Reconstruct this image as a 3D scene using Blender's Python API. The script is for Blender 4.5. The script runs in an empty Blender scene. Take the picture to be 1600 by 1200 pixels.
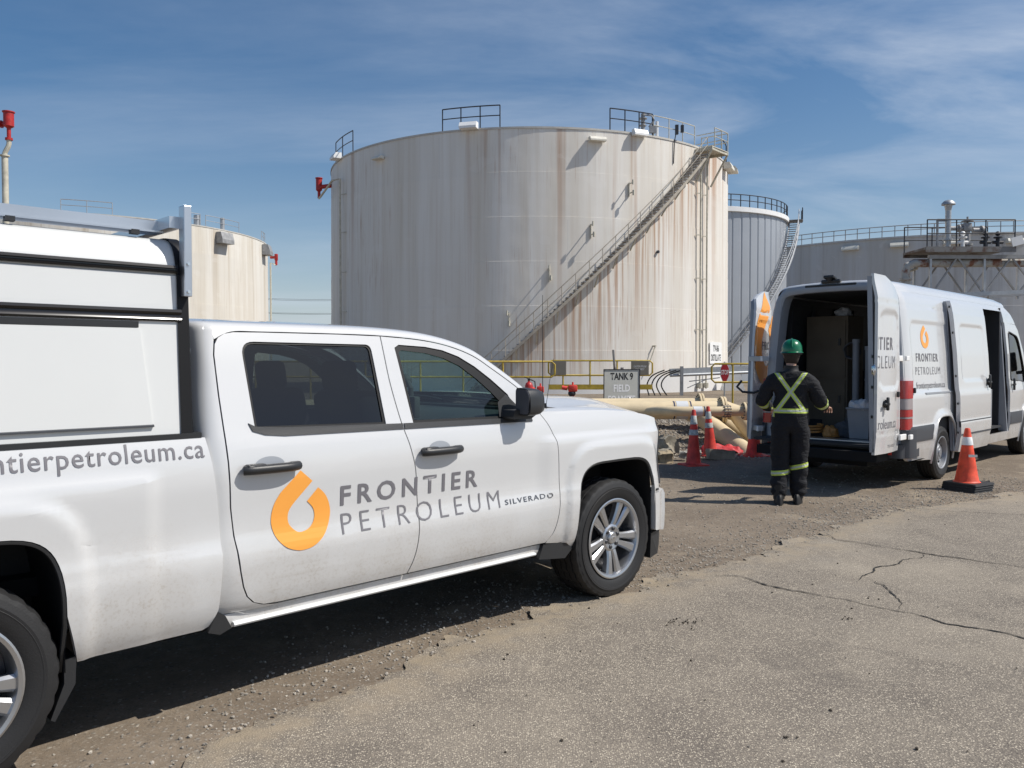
import bpy, bmesh, math, random
from mathutils import Vector, Matrix, noise
PI=math.pi; R=math.radians
sc=bpy.context.scene; COL=sc.collection
# ---------------------------------------------------------------- camera
cam=bpy.data.objects.new('camera',bpy.data.cameras.new('camera')); COL.objects.link(cam)
cam.location=(0,0,1.6); cam.rotation_euler=(R(90-1.554),0,0)
cam.data.sensor_width=36; cam.data.lens=1290/1600*36; cam.data.clip_start=.05; cam.data.clip_end=3000
sc.camera=cam
# ---------------------------------------------------------------- world, sun, exposure
SUN_AZ=-9.0; SUN_EL=50.0
w=bpy.data.worlds.new('World'); sc.world=w; w.use_nodes=True
nt=w.node_tree; N=nt.nodes; L=nt.links; bg=N['Background']
sky=N.new('ShaderNodeTexSky'); sky.sky_type='NISHITA'; sky.sun_disc=False
sky.sun_elevation=R(SUN_EL); sky.sun_rotation=R(90-SUN_AZ); sky.altitude=100; sky.air_density=1.0; sky.dust_density=1.1; sky.ozone_density=1.6
def wn(t,**k):
    n=N.new(t)
    for a,b in k.items(): setattr(n,a,b)
    return n
tc=wn('ShaderNodeTexCoord'); sep=wn('ShaderNodeSeparateXYZ'); L.new(tc.outputs['Generated'],sep.inputs[0])
def m2(op,a,b=None,c=None,clamp=False):
    n=N.new('ShaderNodeMath'); n.operation=op; n.use_clamp=clamp
    for i,v in enumerate((a,b,c)):
        if v is None: continue
        if isinstance(v,(int,float)): n.inputs[i].default_value=v
        else: L.new(v,n.inputs[i])
    return n.outputs[0]
zz=m2('MAXIMUM',sep.outputs[2],.0); den=m2('ADD',zz,.14)
u=m2('DIVIDE',sep.outputs[0],den); v=m2('DIVIDE',sep.outputs[1],den)
cmb=wn('ShaderNodeCombineXYZ'); L.new(u,cmb.inputs[0]); L.new(v,cmb.inputs[1])
mp=wn('ShaderNodeMapping'); mp.inputs['Rotation'].default_value=(0,0,R(-35)); mp.inputs['Scale'].default_value=(.55,1.5,1); L.new(cmb.outputs[0],mp.inputs[0])
n1=wn('ShaderNodeTexNoise'); n1.inputs['Scale'].default_value=1.0; n1.inputs['Detail'].default_value=9; n1.inputs['Roughness'].default_value=.58; n1.inputs['Distortion'].default_value=.7; L.new(mp.outputs[0],n1.inputs['Vector'])
n2=wn('ShaderNodeTexNoise'); n2.inputs['Scale'].default_value=.55; n2.inputs['Detail'].default_value=3; L.new(cmb.outputs[0],n2.inputs['Vector'])
n3=wn('ShaderNodeTexNoise'); n3.inputs['Scale'].default_value=5.; n3.inputs['Detail'].default_value=8; n3.inputs['Roughness'].default_value=.65; L.new(mp.outputs[0],n3.inputs['Vector'])
c1=m2('MULTIPLY',m2('SUBTRACT',n1.outputs[0],.42),3.9,clamp=True)
c2=m2('MULTIPLY',m2('SUBTRACT',n2.outputs[0],.28),2.6,clamp=True)
c3=m2('ADD',m2('MULTIPLY',n3.outputs[0],1.3),.30)
cl=m2('MULTIPLY',m2('MULTIPLY',c1,c2),c3)
side=m2('ADD',m2('MULTIPLY',sep.outputs[0],.85),.46,clamp=True)      # the cirrus thickens towards the right
cl=m2('MULTIPLY',cl,m2('ADD',m2('MULTIPLY',side,1.15),.16),clamp=True)
hz=m2('POWER',m2('SUBTRACT',1.0,zz,clamp=True),9.0)
cl=m2('ADD',m2('MULTIPLY',cl,.80),m2('MULTIPLY',hz,.72),clamp=True)
hsv=wn('ShaderNodeHueSaturation'); hsv.inputs['Saturation'].default_value=1.30; hsv.inputs['Value'].default_value=.92; L.new(sky.outputs[0],hsv.inputs['Color'])
mx=wn('ShaderNodeMix',data_type='RGBA'); L.new(cl,mx.inputs['Factor']); L.new(hsv.outputs[0],mx.inputs['A']); mx.inputs['B'].default_value=(5.9,6.6,7.7,1)
L.new(mx.outputs['Result'],bg.inputs['Color']); bg.inputs['Strength'].default_value=.085
sl=bpy.data.lights.new('sun','SUN'); sl.energy=4.0; sl.angle=R(.5); sl.color=(1,.955,.88)
sun=bpy.data.objects.new('sun',sl); COL.objects.link(sun)
sd=Vector((math.cos(R(SUN_AZ))*math.cos(R(SUN_EL)),math.sin(R(SUN_AZ))*math.cos(R(SUN_EL)),math.sin(R(SUN_EL))))
sun.rotation_euler=sd.to_track_quat('Z','Y').to_euler(); sun.location=(30,0,50)
vs=sc.view_settings; vs.view_transform='Standard'; vs.look='None'; vs.gamma=1; vs.use_curve_mapping=False; vs.exposure=.30
# ---------------------------------------------------------------- materials
MAT={}
class NT:
    def __init__(s,name):
        s.m=bpy.data.materials.new(name); s.m.use_nodes=True; s.t=s.m.node_tree; s.N=s.t.nodes; s.L=s.t.links
        s.b=s.N['Principled BSDF']; s.co=s.N.new('ShaderNodeTexCoord').outputs['Object']; MAT[name]=s.m
    def n(s,t,**k):
        n=s.N.new(t)
        for a,b in k.items(): setattr(n,a,b)
        return n
    def set(s,sock,v):
        if isinstance(v,(int,float)): sock.default_value=v
        elif isinstance(v,(tuple,list)): sock.default_value=(*v,1) if len(v)==3 and len(sock.default_value)==4 else v
        else: s.L.new(v,sock)
    def math(s,op,a,b=None,c=None,clamp=False):
        n=s.n('ShaderNodeMath',operation=op,use_clamp=clamp)
        for i,v in enumerate((a,b,c)):
            if v is not None: s.set(n.inputs[i],v)
        return n.outputs[0]
    def scale(s,v,k,vec=None):
        n=s.n('ShaderNodeMapping'); s.L.new(vec or s.co,n.inputs[0]); n.inputs['Scale'].default_value=k; return n.outputs[0]
    def noise(s,sc,det=4,rough=.55,vec=None,dist=0):
        n=s.n('ShaderNodeTexNoise'); n.inputs['Scale'].default_value=sc; n.inputs['Detail'].default_value=det; n.inputs['Roughness'].default_value=rough; n.inputs['Distortion'].default_value=dist
        s.L.new(vec or s.co,n.inputs['Vector']); return n.outputs[0]
    def vor(s,sc,vec=None,feat='F1',out='Distance'):
        n=s.n('ShaderNodeTexVoronoi',feature=feat); n.inputs['Scale'].default_value=sc; s.L.new(vec or s.co,n.inputs['Vector']); return n.outputs[out]
    def mr(s,v,a,b,c=0.,d=1.):
        n=s.n('ShaderNodeMapRange'); s.set(n.inputs[0],v)
        for i,x in enumerate((a,b,c,d)): n.inputs[1+i].default_value=x
        return n.outputs[0]
    def mix(s,f,a,b,mode='MIX'):
        n=s.n('ShaderNodeMix',data_type='RGBA',blend_type=mode); s.set(n.inputs['Factor'],f); s.set(n.inputs['A'],a); s.set(n.inputs['B'],b); return n.outputs['Result']
    def bump(s,h,st,d=.01):
        n=s.n('ShaderNodeBump'); n.inputs['Strength'].default_value=st; n.inputs['Distance'].default_value=d; s.L.new(h,n.inputs['Height']); s.L.new(n.outputs[0],s.b.inputs['Normal']); return n
    def out(s,col=None,rough=None,metal=None,coat=None):
        if col is not None: s.set(s.b.inputs['Base Color'],col)
        if rough is not None: s.set(s.b.inputs['Roughness'],rough)
        if metal is not None: s.set(s.b.inputs['Metallic'],metal)
        if coat is not None: s.b.inputs['Coat Weight'].default_value=coat; s.b.inputs['Coat Roughness'].default_value=.04
        return s.m
    def xyz(s,v=None):
        n=s.n('ShaderNodeSeparateXYZ'); s.L.new(v or s.co,n.inputs[0]); return n.outputs
def mat(name,col,rough=.5,metal=0,var=.12,vs=3.,bump=0,bs=60,coat=None,spec=None):
    t=NT(name); c=tuple(col)
    dk=tuple(x*(1-var) for x in c); lt=tuple(min(1,x*(1+var)) for x in c)
    f=t.mr(t.noise(vs,5),.3,.7); t.out(t.mix(f,dk,lt),rough,metal,coat)
    if bump: t.bump(t.noise(bs,4),bump,.004)
    if spec is not None: t.b.inputs['Specular IOR Level'].default_value=spec
    return t.m
def paint(name,col,dirt=True):
    t=NT(name); z=t.xyz()[2]
    n=t.noise(2.6,6,.6); g=t.math('MULTIPLY',t.mr(z,.35,1.05,1,0),t.mr(n,.3,.75,.15,1.))
    sp=t.mr(t.noise(70,3,.7),.50,.68); f=t.math('MULTIPLY',t.math('POWER',g,1.3),t.math('ADD',t.math('MULTIPLY',sp,.6),.62),clamp=True)
    st=t.noise(1,4,.5,vec=t.scale(None,(2.2,2.2,34))); f=t.math('ADD',f,t.math('MULTIPLY',t.math('MULTIPLY',t.mr(st,.58,.8),g),.35),clamp=True)
    c=t.mix(f,col,(.30,.245,.18)) if dirt else col
    t.out(c,t.math('ADD',t.math('MULTIPLY',f,.5),.22),0,1.0); t.b.inputs['Specular IOR Level'].default_value=.5; t.b.inputs['Coat Roughness'].default_value=.05
    return t.m
paint('white_paint',(.60,.605,.61)); paint('van_paint',(.63,.635,.64))
mat('topper_white',(.66,.67,.665),.33,var=.02,vs=1.5,coat=.4)
mat('black_plastic',(.022,.023,.025),.42,bump=.15,bs=300)
mat('black_gloss',(.012,.012,.014),.16)
mat('rubber',(.014,.014,.015),.62,bump=.2,bs=120)
mat('dark_void',(.006,.006,.007),.9)
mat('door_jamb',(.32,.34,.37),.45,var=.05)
mat('strip_grey',(.052,.056,.065),.5,var=.05)
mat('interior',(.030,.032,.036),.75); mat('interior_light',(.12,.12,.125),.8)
mat('seat_fabric',(.018,.019,.022),.9,bump=.3,bs=200)
mat('chrome',(.75,.76,.78),.12,1,.03); mat('aluminium',(.62,.64,.67),.33,1,.06); mat('alloy',(.50,.51,.53),.30,.9,.08)
mat('alloy_dark',(.07,.07,.075),.4,.6)
mat('steel_wheel',(.30,.31,.33),.45,.6,.1)
mat('letter_grey',(.16,.155,.17),.45,var=.02); mat('letter_light',(.18,.175,.19),.45,var=.02)
mat('logo_orange',(.88,.37,.065),.4,var=.02)
mat('red_lens',(.40,.012,.014),.15,coat=1.); mat('lens_dull',(.34,.30,.31),.15,coat=1.); mat('stair_paint',(.40,.355,.29),.6,var=.2,vs=4); mat('clear_lens',(.55,.56,.58),.12,coat=1.); mat('lamp_dark',(.10,.10,.11),.15,coat=1.)
mat('red_reflector',(.55,.02,.015),.3)
mat('black_metal',(.018,.020,.028),.5); mat('grey_metal',(.30,.30,.30),.55,.2,.2); mat('galvanised',(.42,.43,.44),.45,.6,.12,vs=8)
mat('yellow_paint',(.44,.31,.04),.55,var=.25,vs=7); mat('red_paint',(.42,.022,.02),.45,var=.2,vs=9)
mat('skin',(.50,.29,.21),.55,var=.06); mat('hair',(.03,.02,.014),.8,bump=.5,bs=150)
mat('hat_green',(.0,.135,.055),.3,coat=.4,var=.04)
mat('boot',(.012,.011,.011),.6); mat('glove',(.09,.07,.05),.8)
mat('orange_cone',(.72,.075,.03),.55,var=.34,vs=9,bump=.15,bs=30); mat('cone_red',(.62,.05,.035),.55,var=.34,vs=8)
mat('reflective',(.44,.46,.45),.5,var=.3,vs=30); mat('white_collar',(.75,.76,.76),.5,var=.1,vs=20)
mat('concrete',(.33,.31,.27),.9,var=.2,bump=.6,bs=25); mat('rubble',(.30,.27,.215),.95,var=.35,vs=6,bump=.8,bs=25); mat('wood',(.36,.29,.19),.85,var=.3,vs=9)
mat('plywood',(.13,.105,.075),.8,var=.15); mat('red_tarp',(.50,.03,.035),.6,var=.2,vs=10)
mat('bucket_grey',(.25,.26,.28),.6); mat('bag_white',(.62,.63,.66),.5,var=.1)
mat('sign_grey',(.50,.50,.46),.5,var=.06); mat('sign_tan',(.20,.18,.145),.6); mat('white_flat',(.80,.80,.79),.5,var=.04); mat('black_letter',(.02,.02,.02),.5)
mat('stop_red',(.42,.02,.03),.4); mat('wire',(.02,.02,.02),.6); mat('box_cream',(.66,.63,.55),.6,var=.1); mat('tank_roof',(.5,.48,.44),.7)
mat('beige_pole',(.52,.49,.40),.55,var=.2,vs=5); mat('stone',(.30,.27,.23),.95,var=.55,vs=7,bump=.5,bs=60)
mat('orange_tool',(.45,.20,.05),.6); mat('card_tag',(.5,.5,.48),.6)
def glass(name,tint,gloss=.08,alpha=1):
    t=NT(name); t.N.remove(t.b); o=t.N['Material Output']
    tr=t.n('ShaderNodeBsdfTransparent'); tr.inputs[0].default_value=(*tint,1)
    gl=t.n('ShaderNodeBsdfGlossy'); gl.inputs['Roughness'].default_value=.02
    fr=t.n('ShaderNodeLayerWeight'); fr.inputs[0].default_value=.5; fac_=t.math('ADD',t.math('MULTIPLY',t.math('POWER',fr.outputs['Facing'],4.0),.9),.075)
    ms=t.n('ShaderNodeMixShader'); t.L.new(fac_,ms.inputs[0]); t.L.new(tr.outputs[0],ms.inputs[1]); t.L.new(gl.outputs[0],ms.inputs[2]); t.L.new(ms.outputs[0],o.inputs[0]); return t.m
glass('glass_clear',(.62,.78,.72)); glass('glass_tint',(.13,.14,.15))
def tank_mat(name,base,rust,Rr,streak=1.,white_base=None,seams=True,rustzone=0):
    t=NT(name); x,y,z=t.xyz()
    at=t.n('ShaderNodeMath',operation='ARCTAN2'); t.L.new(y,at.inputs[0]); t.L.new(x,at.inputs[1])
    a=t.math('MULTIPLY',at.outputs[0],Rr)
    cb=t.n('ShaderNodeCombineXYZ'); t.L.new(a,cb.inputs[0]); t.L.new(z,cb.inputs[2]); vec=cb.outputs[0]
    s1=t.noise(1,5,.6,vec=t.scale(None,(.9,1,.035),vec)); s2=t.noise(1,5,.65,vec=t.scale(None,(3.6,1,.13),vec)); s3=t.noise(1,5,.6,vec=t.scale(None,(10,1,.35),vec))
    big=t.noise(.16,3,.5,vec=vec)
    c=t.mix(t.mr(s1,.35,.7),base,tuple(b*k for b,k in zip(base,(.84,.80,.74))))
    c=t.mix(t.math('MULTIPLY',t.mr(s2,.52,.74),.22*streak,clamp=True),c,tuple(b*k for b,k in zip(base,(.66,.57,.47))))
    rz=t.math('MULTIPLY',t.mr(s3,.56,.70),t.mr(big,.42,.62),clamp=True)
    c=t.mix(t.math('MULTIPLY',rz,.62*streak,clamp=True),c,rust)
    n4=t.noise(1,3,.5,vec=t.scale(None,(1.1,1,.02),vec)); top=t.math('MULTIPLY',t.mr(n4,.575,.66),t.mr(z,2,13,0,1)); c=t.mix(t.math('MULTIPLY',top,.52*streak,clamp=True),c,rust)
    if seams:   # butt welds: plates 9 m long, 2.44 m high, staggered; and the course welds
        row=t.math('FLOOR',t.math('DIVIDE',z,2.44)); off=t.math('MULTIPLY',row,3.7)
        fr=t.math('FRACT',t.math('DIVIDE',t.math('ADD',a,off),9.0)); vl=t.math('LESS_THAN',fr,.005)
        c=t.mix(t.math('MULTIPLY',vl,.35),c,tuple(b*.7 for b in base))
        pl=t.math('FLOOR',t.math('DIVIDE',t.math('ADD',a,off),9.0)); wn_=t.n('ShaderNodeTexWhiteNoise',noise_dimensions='2D'); cc=t.n('ShaderNodeCombineXYZ'); t.L.new(pl,cc.inputs[0]); t.L.new(row,cc.inputs[1]); t.L.new(cc.outputs[0],wn_.inputs[0])
        c=t.mix(t.math('MULTIPLY',wn_.outputs[0],.20),c,tuple(b*.75 for b in base))
    pp=t.noise(.9,2,.4,vec=t.scale(None,(.5,1,.8),vec)); c=t.mix(t.math('MULTIPLY',t.math('GREATER_THAN',pp,.66),.10),c,(.85,.83,.80))
    if rustzone:  # drips that start where the stair brackets are welded to the shell
        zs=t.math('ADD',t.math('MULTIPLY',a,rustzone[0]),rustzone[1]); d=t.math('SUBTRACT',zs,z)
        n5=t.noise(1,4,.6,vec=t.scale(None,(5.5,1,.10),vec)); gate=t.math('MULTIPLY',t.mr(d,0,.15,0,1),t.mr(d,1.5,6.5,1,0)); gate=t.math('MULTIPLY',gate,t.mr(n5,.46,.60))
        c=t.mix(t.math('MULTIPLY',gate,.72,clamp=True),c,rust)
    if white_base:
        wb=t.math('LESS_THAN',t.math('ADD',z,t.math('MULTIPLY',t.noise(2,3,vec=vec),.1)),white_base); c=t.mix(t.math('MULTIPLY',wb,.8),c,(.68,.68,.68))
    t.out(c,.55); t.b.inputs['Specular IOR Level'].default_value=.3
    t.bump(t.noise(.35,2,vec=vec),.35,.12); return t.m
mat('seal_black',(.007,.007,.008),.5,spec=.3); mat('badge_metal',(.16,.16,.17),.3,.7); mat('ring_blue',(.02,.03,.09),.5); mat('ring_white',(.62,.64,.66),.5)
def patchy(name,a,b,rough=.7,sc=1.6,lo=.48,hi=.6):
    t=NT(name); c=t.mix(t.mr(t.noise(sc,6,.65),lo,hi),a,b); t.out(c,rough); t.bump(t.noise(12,4),.3,.01)
patchy('rust_steel',(.20,.195,.19),(.10,.06,.045)); patchy('pipe_rust',(.40,.39,.36),(.20,.085,.05),sc=1.1,lo=.50,hi=.58)
mat('clad',(.36,.385,.42),.45,.2,.06,vs=.3)
# ---------------------------------------------------------------- mesh helpers
def tag(o,label=None,cat=None,group=None,kind=None):
    if label: o['label']=label
    if cat: o['category']=cat
    if group: o['group']=group
    if kind: o['kind']=kind
    return o
def thing(name,label,cat,loc=(0,0,0),rz=0,group=None):
    o=bpy.data.objects.new(name,None); COL.objects.link(o); o.location=loc; o.rotation_euler=(0,0,rz); o.empty_display_size=.2
    return tag(o,label,cat,group)
def link(name,bm,m,parent=None,smooth=35,label=None):
    me=bpy.data.meshes.new(name); bm.to_mesh(me); bm.free()
    ms=m if isinstance(m,(list,tuple)) else [m]
    for x in ms: me.materials.append(MAT[x] if isinstance(x,str) else x)
    if smooth:
        for p in me.polygons: p.use_smooth=True
        me.set_sharp_from_angle(angle=R(smooth))
    o=bpy.data.objects.new(name,me); COL.objects.link(o)
    if parent: o.parent=parent
    if label: o['label']=label
    return o
class MB:
    def __init__(s): s.bm=bmesh.new(); s.mi=0
    def _fin(s,fs):
        for f in fs: f.material_index=s.mi
    def box(s,c,d,rot=None,bev=0):
        M=Matrix.Translation(Vector(c))
        if rot is not None: M=M@(rot if isinstance(rot,Matrix) else Matrix.Rotation(rot,4,'Z'))
        M=M@Matrix.Diagonal((d[0],d[1],d[2],1))
        r=bmesh.ops.create_cube(s.bm,size=1,matrix=M); vs_=r['verts']
        fs=list({f for v_ in vs_ for f in v_.link_faces}); s._fin(fs)
        if bev:
            es=list({e for v_ in vs_ for e in v_.link_edges}); bmesh.ops.bevel(s.bm,geom=es,offset=bev,segments=2,affect='EDGES',profile=.5,material=s.mi)
        return s
    def ring(s,c,ax,r,n,ph=0):
        ax=Vector(ax).normalized(); a=ax.orthogonal().normalized()
        if abs(ax.z)<.99:
            a=Vector((0,0,1)).cross(ax).normalized()
        b=ax.cross(a)
        return [s.bm.verts.new(Vector(c)+a*math.cos(2*PI*i/n+ph)*r+b*math.sin(2*PI*i/n+ph)*r) for i in range(n)]
    def bridge(s,A,B,closed=True):
        n=len(A); fs=[]
        for i in range(n if closed else n-1):
            j=(i+1)%n
            try: fs.append(s.bm.faces.new((A[i],A[j],B[j],B[i])))
            except ValueError: pass
        s._fin(fs)
    def cap(s,A,flip=False):
        try: f=s.bm.faces.new(A[::-1] if flip else A); s._fin([f])
        except ValueError: pass
    def cyl(s,p0,p1,r,r2=None,n=12,caps=True):
        p0=Vector(p0); p1=Vector(p1); ax=p1-p0
        A=s.ring(p0,ax,r,n); B=s.ring(p1,ax,r if r2 is None else r2,n); s.bridge(A,B)
        if caps: s.cap(A,True); s.cap(B)
        return s
    def tube(s,pts,r,n=8,caps=True,closed=False):
        pts=[Vector(p) for p in pts]; rings=[]; m=len(pts); a=None
        for i,p in enumerate(pts):
            if closed: d=(pts[(i+1)%m]-pts[i-1])
            else: d=(pts[min(i+1,m-1)]-pts[max(i-1,0)])
            d.normalize()
            if a is None: a=d.orthogonal().normalized()
            a=(a-d*a.dot(d)).normalized(); b=d.cross(a); rr=r[i] if isinstance(r,(list,tuple)) else r
            rings.append([s.bm.verts.new(p+a*math.cos(2*PI*k/n)*rr+b*math.sin(2*PI*k/n)*rr) for k in range(n)])
        for A,B in zip(rings,rings[1:]): s.bridge(A,B)
        if closed: s.bridge(rings[-1],rings[0])
        elif caps: s.cap(rings[0],True); s.cap(rings[-1])
        return s
    def bar(s,p0,p1,w_,h_,up=(0,0,1)):
        p0=Vector(p0); p1=Vector(p1); d=(p1-p0).normalized(); up=Vector(up)
        if abs(d.dot(up))>.98: up=Vector((1,0,0))
        sd_=d.cross(up).normalized(); u_=sd_.cross(d)
        q=[(-1,-1),(1,-1),(1,1),(-1,1)]
        A=[s.bm.verts.new(p0+sd_*x*w_/2+u_*y*h_/2) for x,y in q]; B=[s.bm.verts.new(p1+sd_*x*w_/2+u_*y*h_/2) for x,y in q]
        s.bridge(A,B); s.cap(A,True); s.cap(B); return s
    def lathe(s,prof,c=(0,0,0),ax='Z',n=32,a0=0,a1=2*PI,mod=None):
        rings=[]; full=abs(a1-a0-2*PI)<1e-6; m=n if full else n+1
        for r,h in prof:
            row=[]
            for i in range(m):
                a=a0+(a1-a0)*i/n; rr=r+(mod(i,r,h) if mod else 0)
                if ax=='Z': p=(rr*math.cos(a),rr*math.sin(a),h)
                elif ax=='Y': p=(rr*math.cos(a),h,rr*math.sin(a))
                else: p=(h,rr*math.cos(a),rr*math.sin(a))
                row.append(s.bm.verts.new(Vector(p)+Vector(c)))
            rings.append(row)
        for A,B in zip(rings,rings[1:]): s.bridge(A,B,full)
        return s
    def prism(s,poly,f0,f1):
        """poly: list of (a,b); f0/f1 map to 3d for the two faces"""
        A=[s.bm.verts.new(f0(a,b)) for a,b in poly]; B=[s.bm.verts.new(f1(a,b)) for a,b in poly]
        s.bridge(A,B); s.cap(A,True); s.cap(B); return s
    def ball(s,c,r,sq=(1,1,1),u=16,v_=10):
        M=Matrix.Translation(Vector(c))@Matrix.Diagonal((r*sq[0],r*sq[1],r*sq[2],1))
        rr=bmesh.ops.create_uvsphere(s.bm,u_segments=u,v_segments=v_,radius=1,matrix=M); s._fin({f for x in rr['verts'] for f in x.link_faces}); return s
    def done(s,name,m,parent=None,smooth=35,label=None):
        bmesh.ops.recalc_face_normals(s.bm,faces=s.bm.faces); return link(name,s.bm,m,parent,smooth,label)
def rnd(pts,rad,n=6):
    out=[]; m=len(pts)
    for i in range(m):
        p=Vector(pts[i]).to_2d() if len(pts[i])>2 else Vector(pts[i]); a=Vector(pts[i-1][:2]); b=Vector(pts[(i+1)%m][:2])
        r=rad[i] if isinstance(rad,(list,tuple)) else rad
        if r<=0: out.append((p.x,p.y)); continue
        da=(a-p); db=(b-p); r=min(r,da.length*.49,db.length*.49); p0=p+da.normalized()*r; p1=p+db.normalized()*r
        for k in range(n+1):
            t=k/n; q=p0*(1-t)**2+p*2*t*(1-t)+p1*t*t; out.append((q.x,q.y))
    return out
def spl(pts,n=6):
    """Catmull-Rom through 2D points"""
    out=[]; P=[Vector(p) for p in pts]; m=len(P)
    for i in range(m-1):
        a=P[max(i-1,0)]; b=P[i]; c=P[i+1]; d=P[min(i+2,m-1)]
        for k in range(n):
            t=k/n; q=.5*((2*b)+(c-a)*t+(2*a-5*b+4*c-d)*t*t+(3*b-a-3*c+d)*t**3); out.append(tuple(q))
    out.append(tuple(P[-1])); return out
def lerp(tab,x):
    if x<=tab[0][0]: return tab[0][1]
    for (a,b),(c,d) in zip(tab,tab[1:]):
        if x<=c:
            t=(x-a)/(c-a); return b+(d-b)*t
    return tab[-1][1]
def smooth_tab(tab,h=.03):
    return lambda x: (lerp(tab,x-h)+2*lerp(tab,x)+lerp(tab,x+h))/4
def sst(a,b,x):
    t=min(1,max(0,(x-a)/(b-a))); return t*t*(3-2*t)
def cells(bm,ga,gb):
    xs=[v_.co.x for v_ in bm.verts]; ys=[v_.co.y for v_ in bm.verts]
    def cut(co,no): bmesh.ops.bisect_plane(bm,geom=bm.verts[:]+bm.edges[:]+bm.faces[:],dist=1e-5,plane_co=co,plane_no=no)
    a0,a1,b0,b1=min(xs),max(xs),min(ys),max(ys)
    k=math.floor(a0/ga)+1
    while k*ga<a1-1e-4: cut((k*ga,0,0),(1,0,0)); k+=1
    k=math.floor(b0/gb)+1
    while k*gb<b1-1e-4: cut((0,k*gb,0),(0,1,0)); k+=1
def flat(outer,holes=()):
    bm=bmesh.new(); es=[]
    for lp in (outer,*holes):
        vs_=[]
        for a,b in lp:
            if vs_ and (Vector((a,b,0))-vs_[-1].co).length<1e-4: continue
            vs_.append(bm.verts.new((a,b,0)))
        if (vs_[0].co-vs_[-1].co).length<1e-4: bm.verts.remove(vs_.pop())
        for i in range(len(vs_)): es.append(bm.edges.new((vs_[i],vs_[(i+1)%len(vs_)])))
    bmesh.ops.triangle_fill(bm,edges=es,use_beauty=False,use_dissolve=False)
    return bm
def panel(name,outer,f,m,parent,holes=(),back=(0,.03,0),ga=.06,gb=.06,smooth=40,label=None,bevel=.0):
    """sheet with outline `outer` in 2D, shaped by f(a,b)->xyz, with a folded edge along `back`"""
    bm=flat(outer,holes); cells(bm,ga,gb)
    for v_ in bm.verts: v_.co=Vector(f(v_.co.x,v_.co.y))
    bv=Vector(back)
    bm.normal_update(); tot=Vector()
    for q in bm.faces: tot+=q.normal*q.calc_area()
    if tot.dot(bv)>0: bmesh.ops.reverse_faces(bm,faces=bm.faces[:])
    if bv.length>0:
        be=[e for e in bm.edges if e.is_boundary]
        r=bmesh.ops.extrude_edge_only(bm,edges=be); nv=[g for g in r['geom'] if isinstance(g,bmesh.types.BMVert)]
        for v_ in nv: v_.co+=bv
    return link(name,bm,m,parent,smooth,label)
def text_bm(txt,size=1.,space=1.,bold=0.,font_scale_x=1.):
    cu=bpy.data.curves.new('txt','FONT'); cu.body=txt; cu.size=size; cu.space_character=space; cu.offset=bold; cu.resolution_u=3
    o=bpy.data.objects.new('txt',cu); COL.objects.link(o); bpy.context.view_layer.update()
    me=bpy.data.meshes.new_from_object(o.evaluated_get(bpy.context.evaluated_depsgraph_get())); bm=bmesh.new(); bm.from_mesh(me)
    bpy.data.objects.remove(o); bpy.data.curves.remove(cu); bpy.data.meshes.remove(me); return bm
def decal(name,bm,box,f,m,parent,ga=.05,gb=.05,thick=0,fit='both'):
    """fit a flat mesh into box=(a0,b0,a1,b1) and lay it on the surface f"""
    xs=[v_.co.x for v_ in bm.verts]; ys=[v_.co.y for v_ in bm.verts]; x0,x1,y0,y1=min(xs),max(xs),min(ys),max(ys)
    a0,b0,a1,b1=box
    for v_ in bm.verts: v_.co=Vector((a0+(v_.co.x-x0)/(x1-x0)*(a1-a0), b0+(v_.co.y-y0)/(y1-y0)*(b1-b0),0))
    cells(bm,ga,gb)
    for v_ in bm.verts: v_.co=Vector(f(v_.co.x,v_.co.y))
    return link(name,bm,m,parent,0)
LOGO_PX=[(325,103),(235,205),(205,260),(192,320),(195,370),(215,420),(250,455),(290,470),(330,470),(380,452),(425,410),(455,355),(466,300),(462,260),(448,225),(430,200),(408,182),
 (358,246),(385,275),(393,310),(385,345),(365,372),(335,387),(310,387),(285,368),(272,345),(270,310),(280,280),(300,250),(380,152)]
def logo_bm():
    o=[(x+.0,-y) for x,y in LOGO_PX]
    # undo the slant the photograph gives it: tip centred over the drop
    seg=[o[0]]+spl([(235,-205)]+o[2:16]+[(408,-182)],4)+spl([o[17]]+o[18:28]+[o[28]],4)+[o[29]]
    return flat(seg)
LOGO=[(-2.298,1.085),(-2.4,.992),(-2.433,.94),(-2.448,.882),(-2.445,.832),(-2.423,.778),(-2.385,.737),(-2.34,.715),(-2.295,.707),(-2.237,.717),(-2.183,.753),(-2.147,.805),(-2.133,.862),(-2.138,.905),(-2.154,.944),(-2.176,.972),(-2.202,.994),
 (-2.261,.934),(-2.23,.9),(-2.22,.863),(-2.23,.827),(-2.254,.803),(-2.289,.792),(-2.317,.796),(-2.345,.82),(-2.36,.845),(-2.362,.881),(-2.35,.91),(-2.327,.938),(-2.234,1.029)]
def logo_bm():
    return flat([LOGO[0]]+spl(LOGO[1:17],4)+spl(LOGO[17:29],4)+[LOGO[29]])
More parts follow.
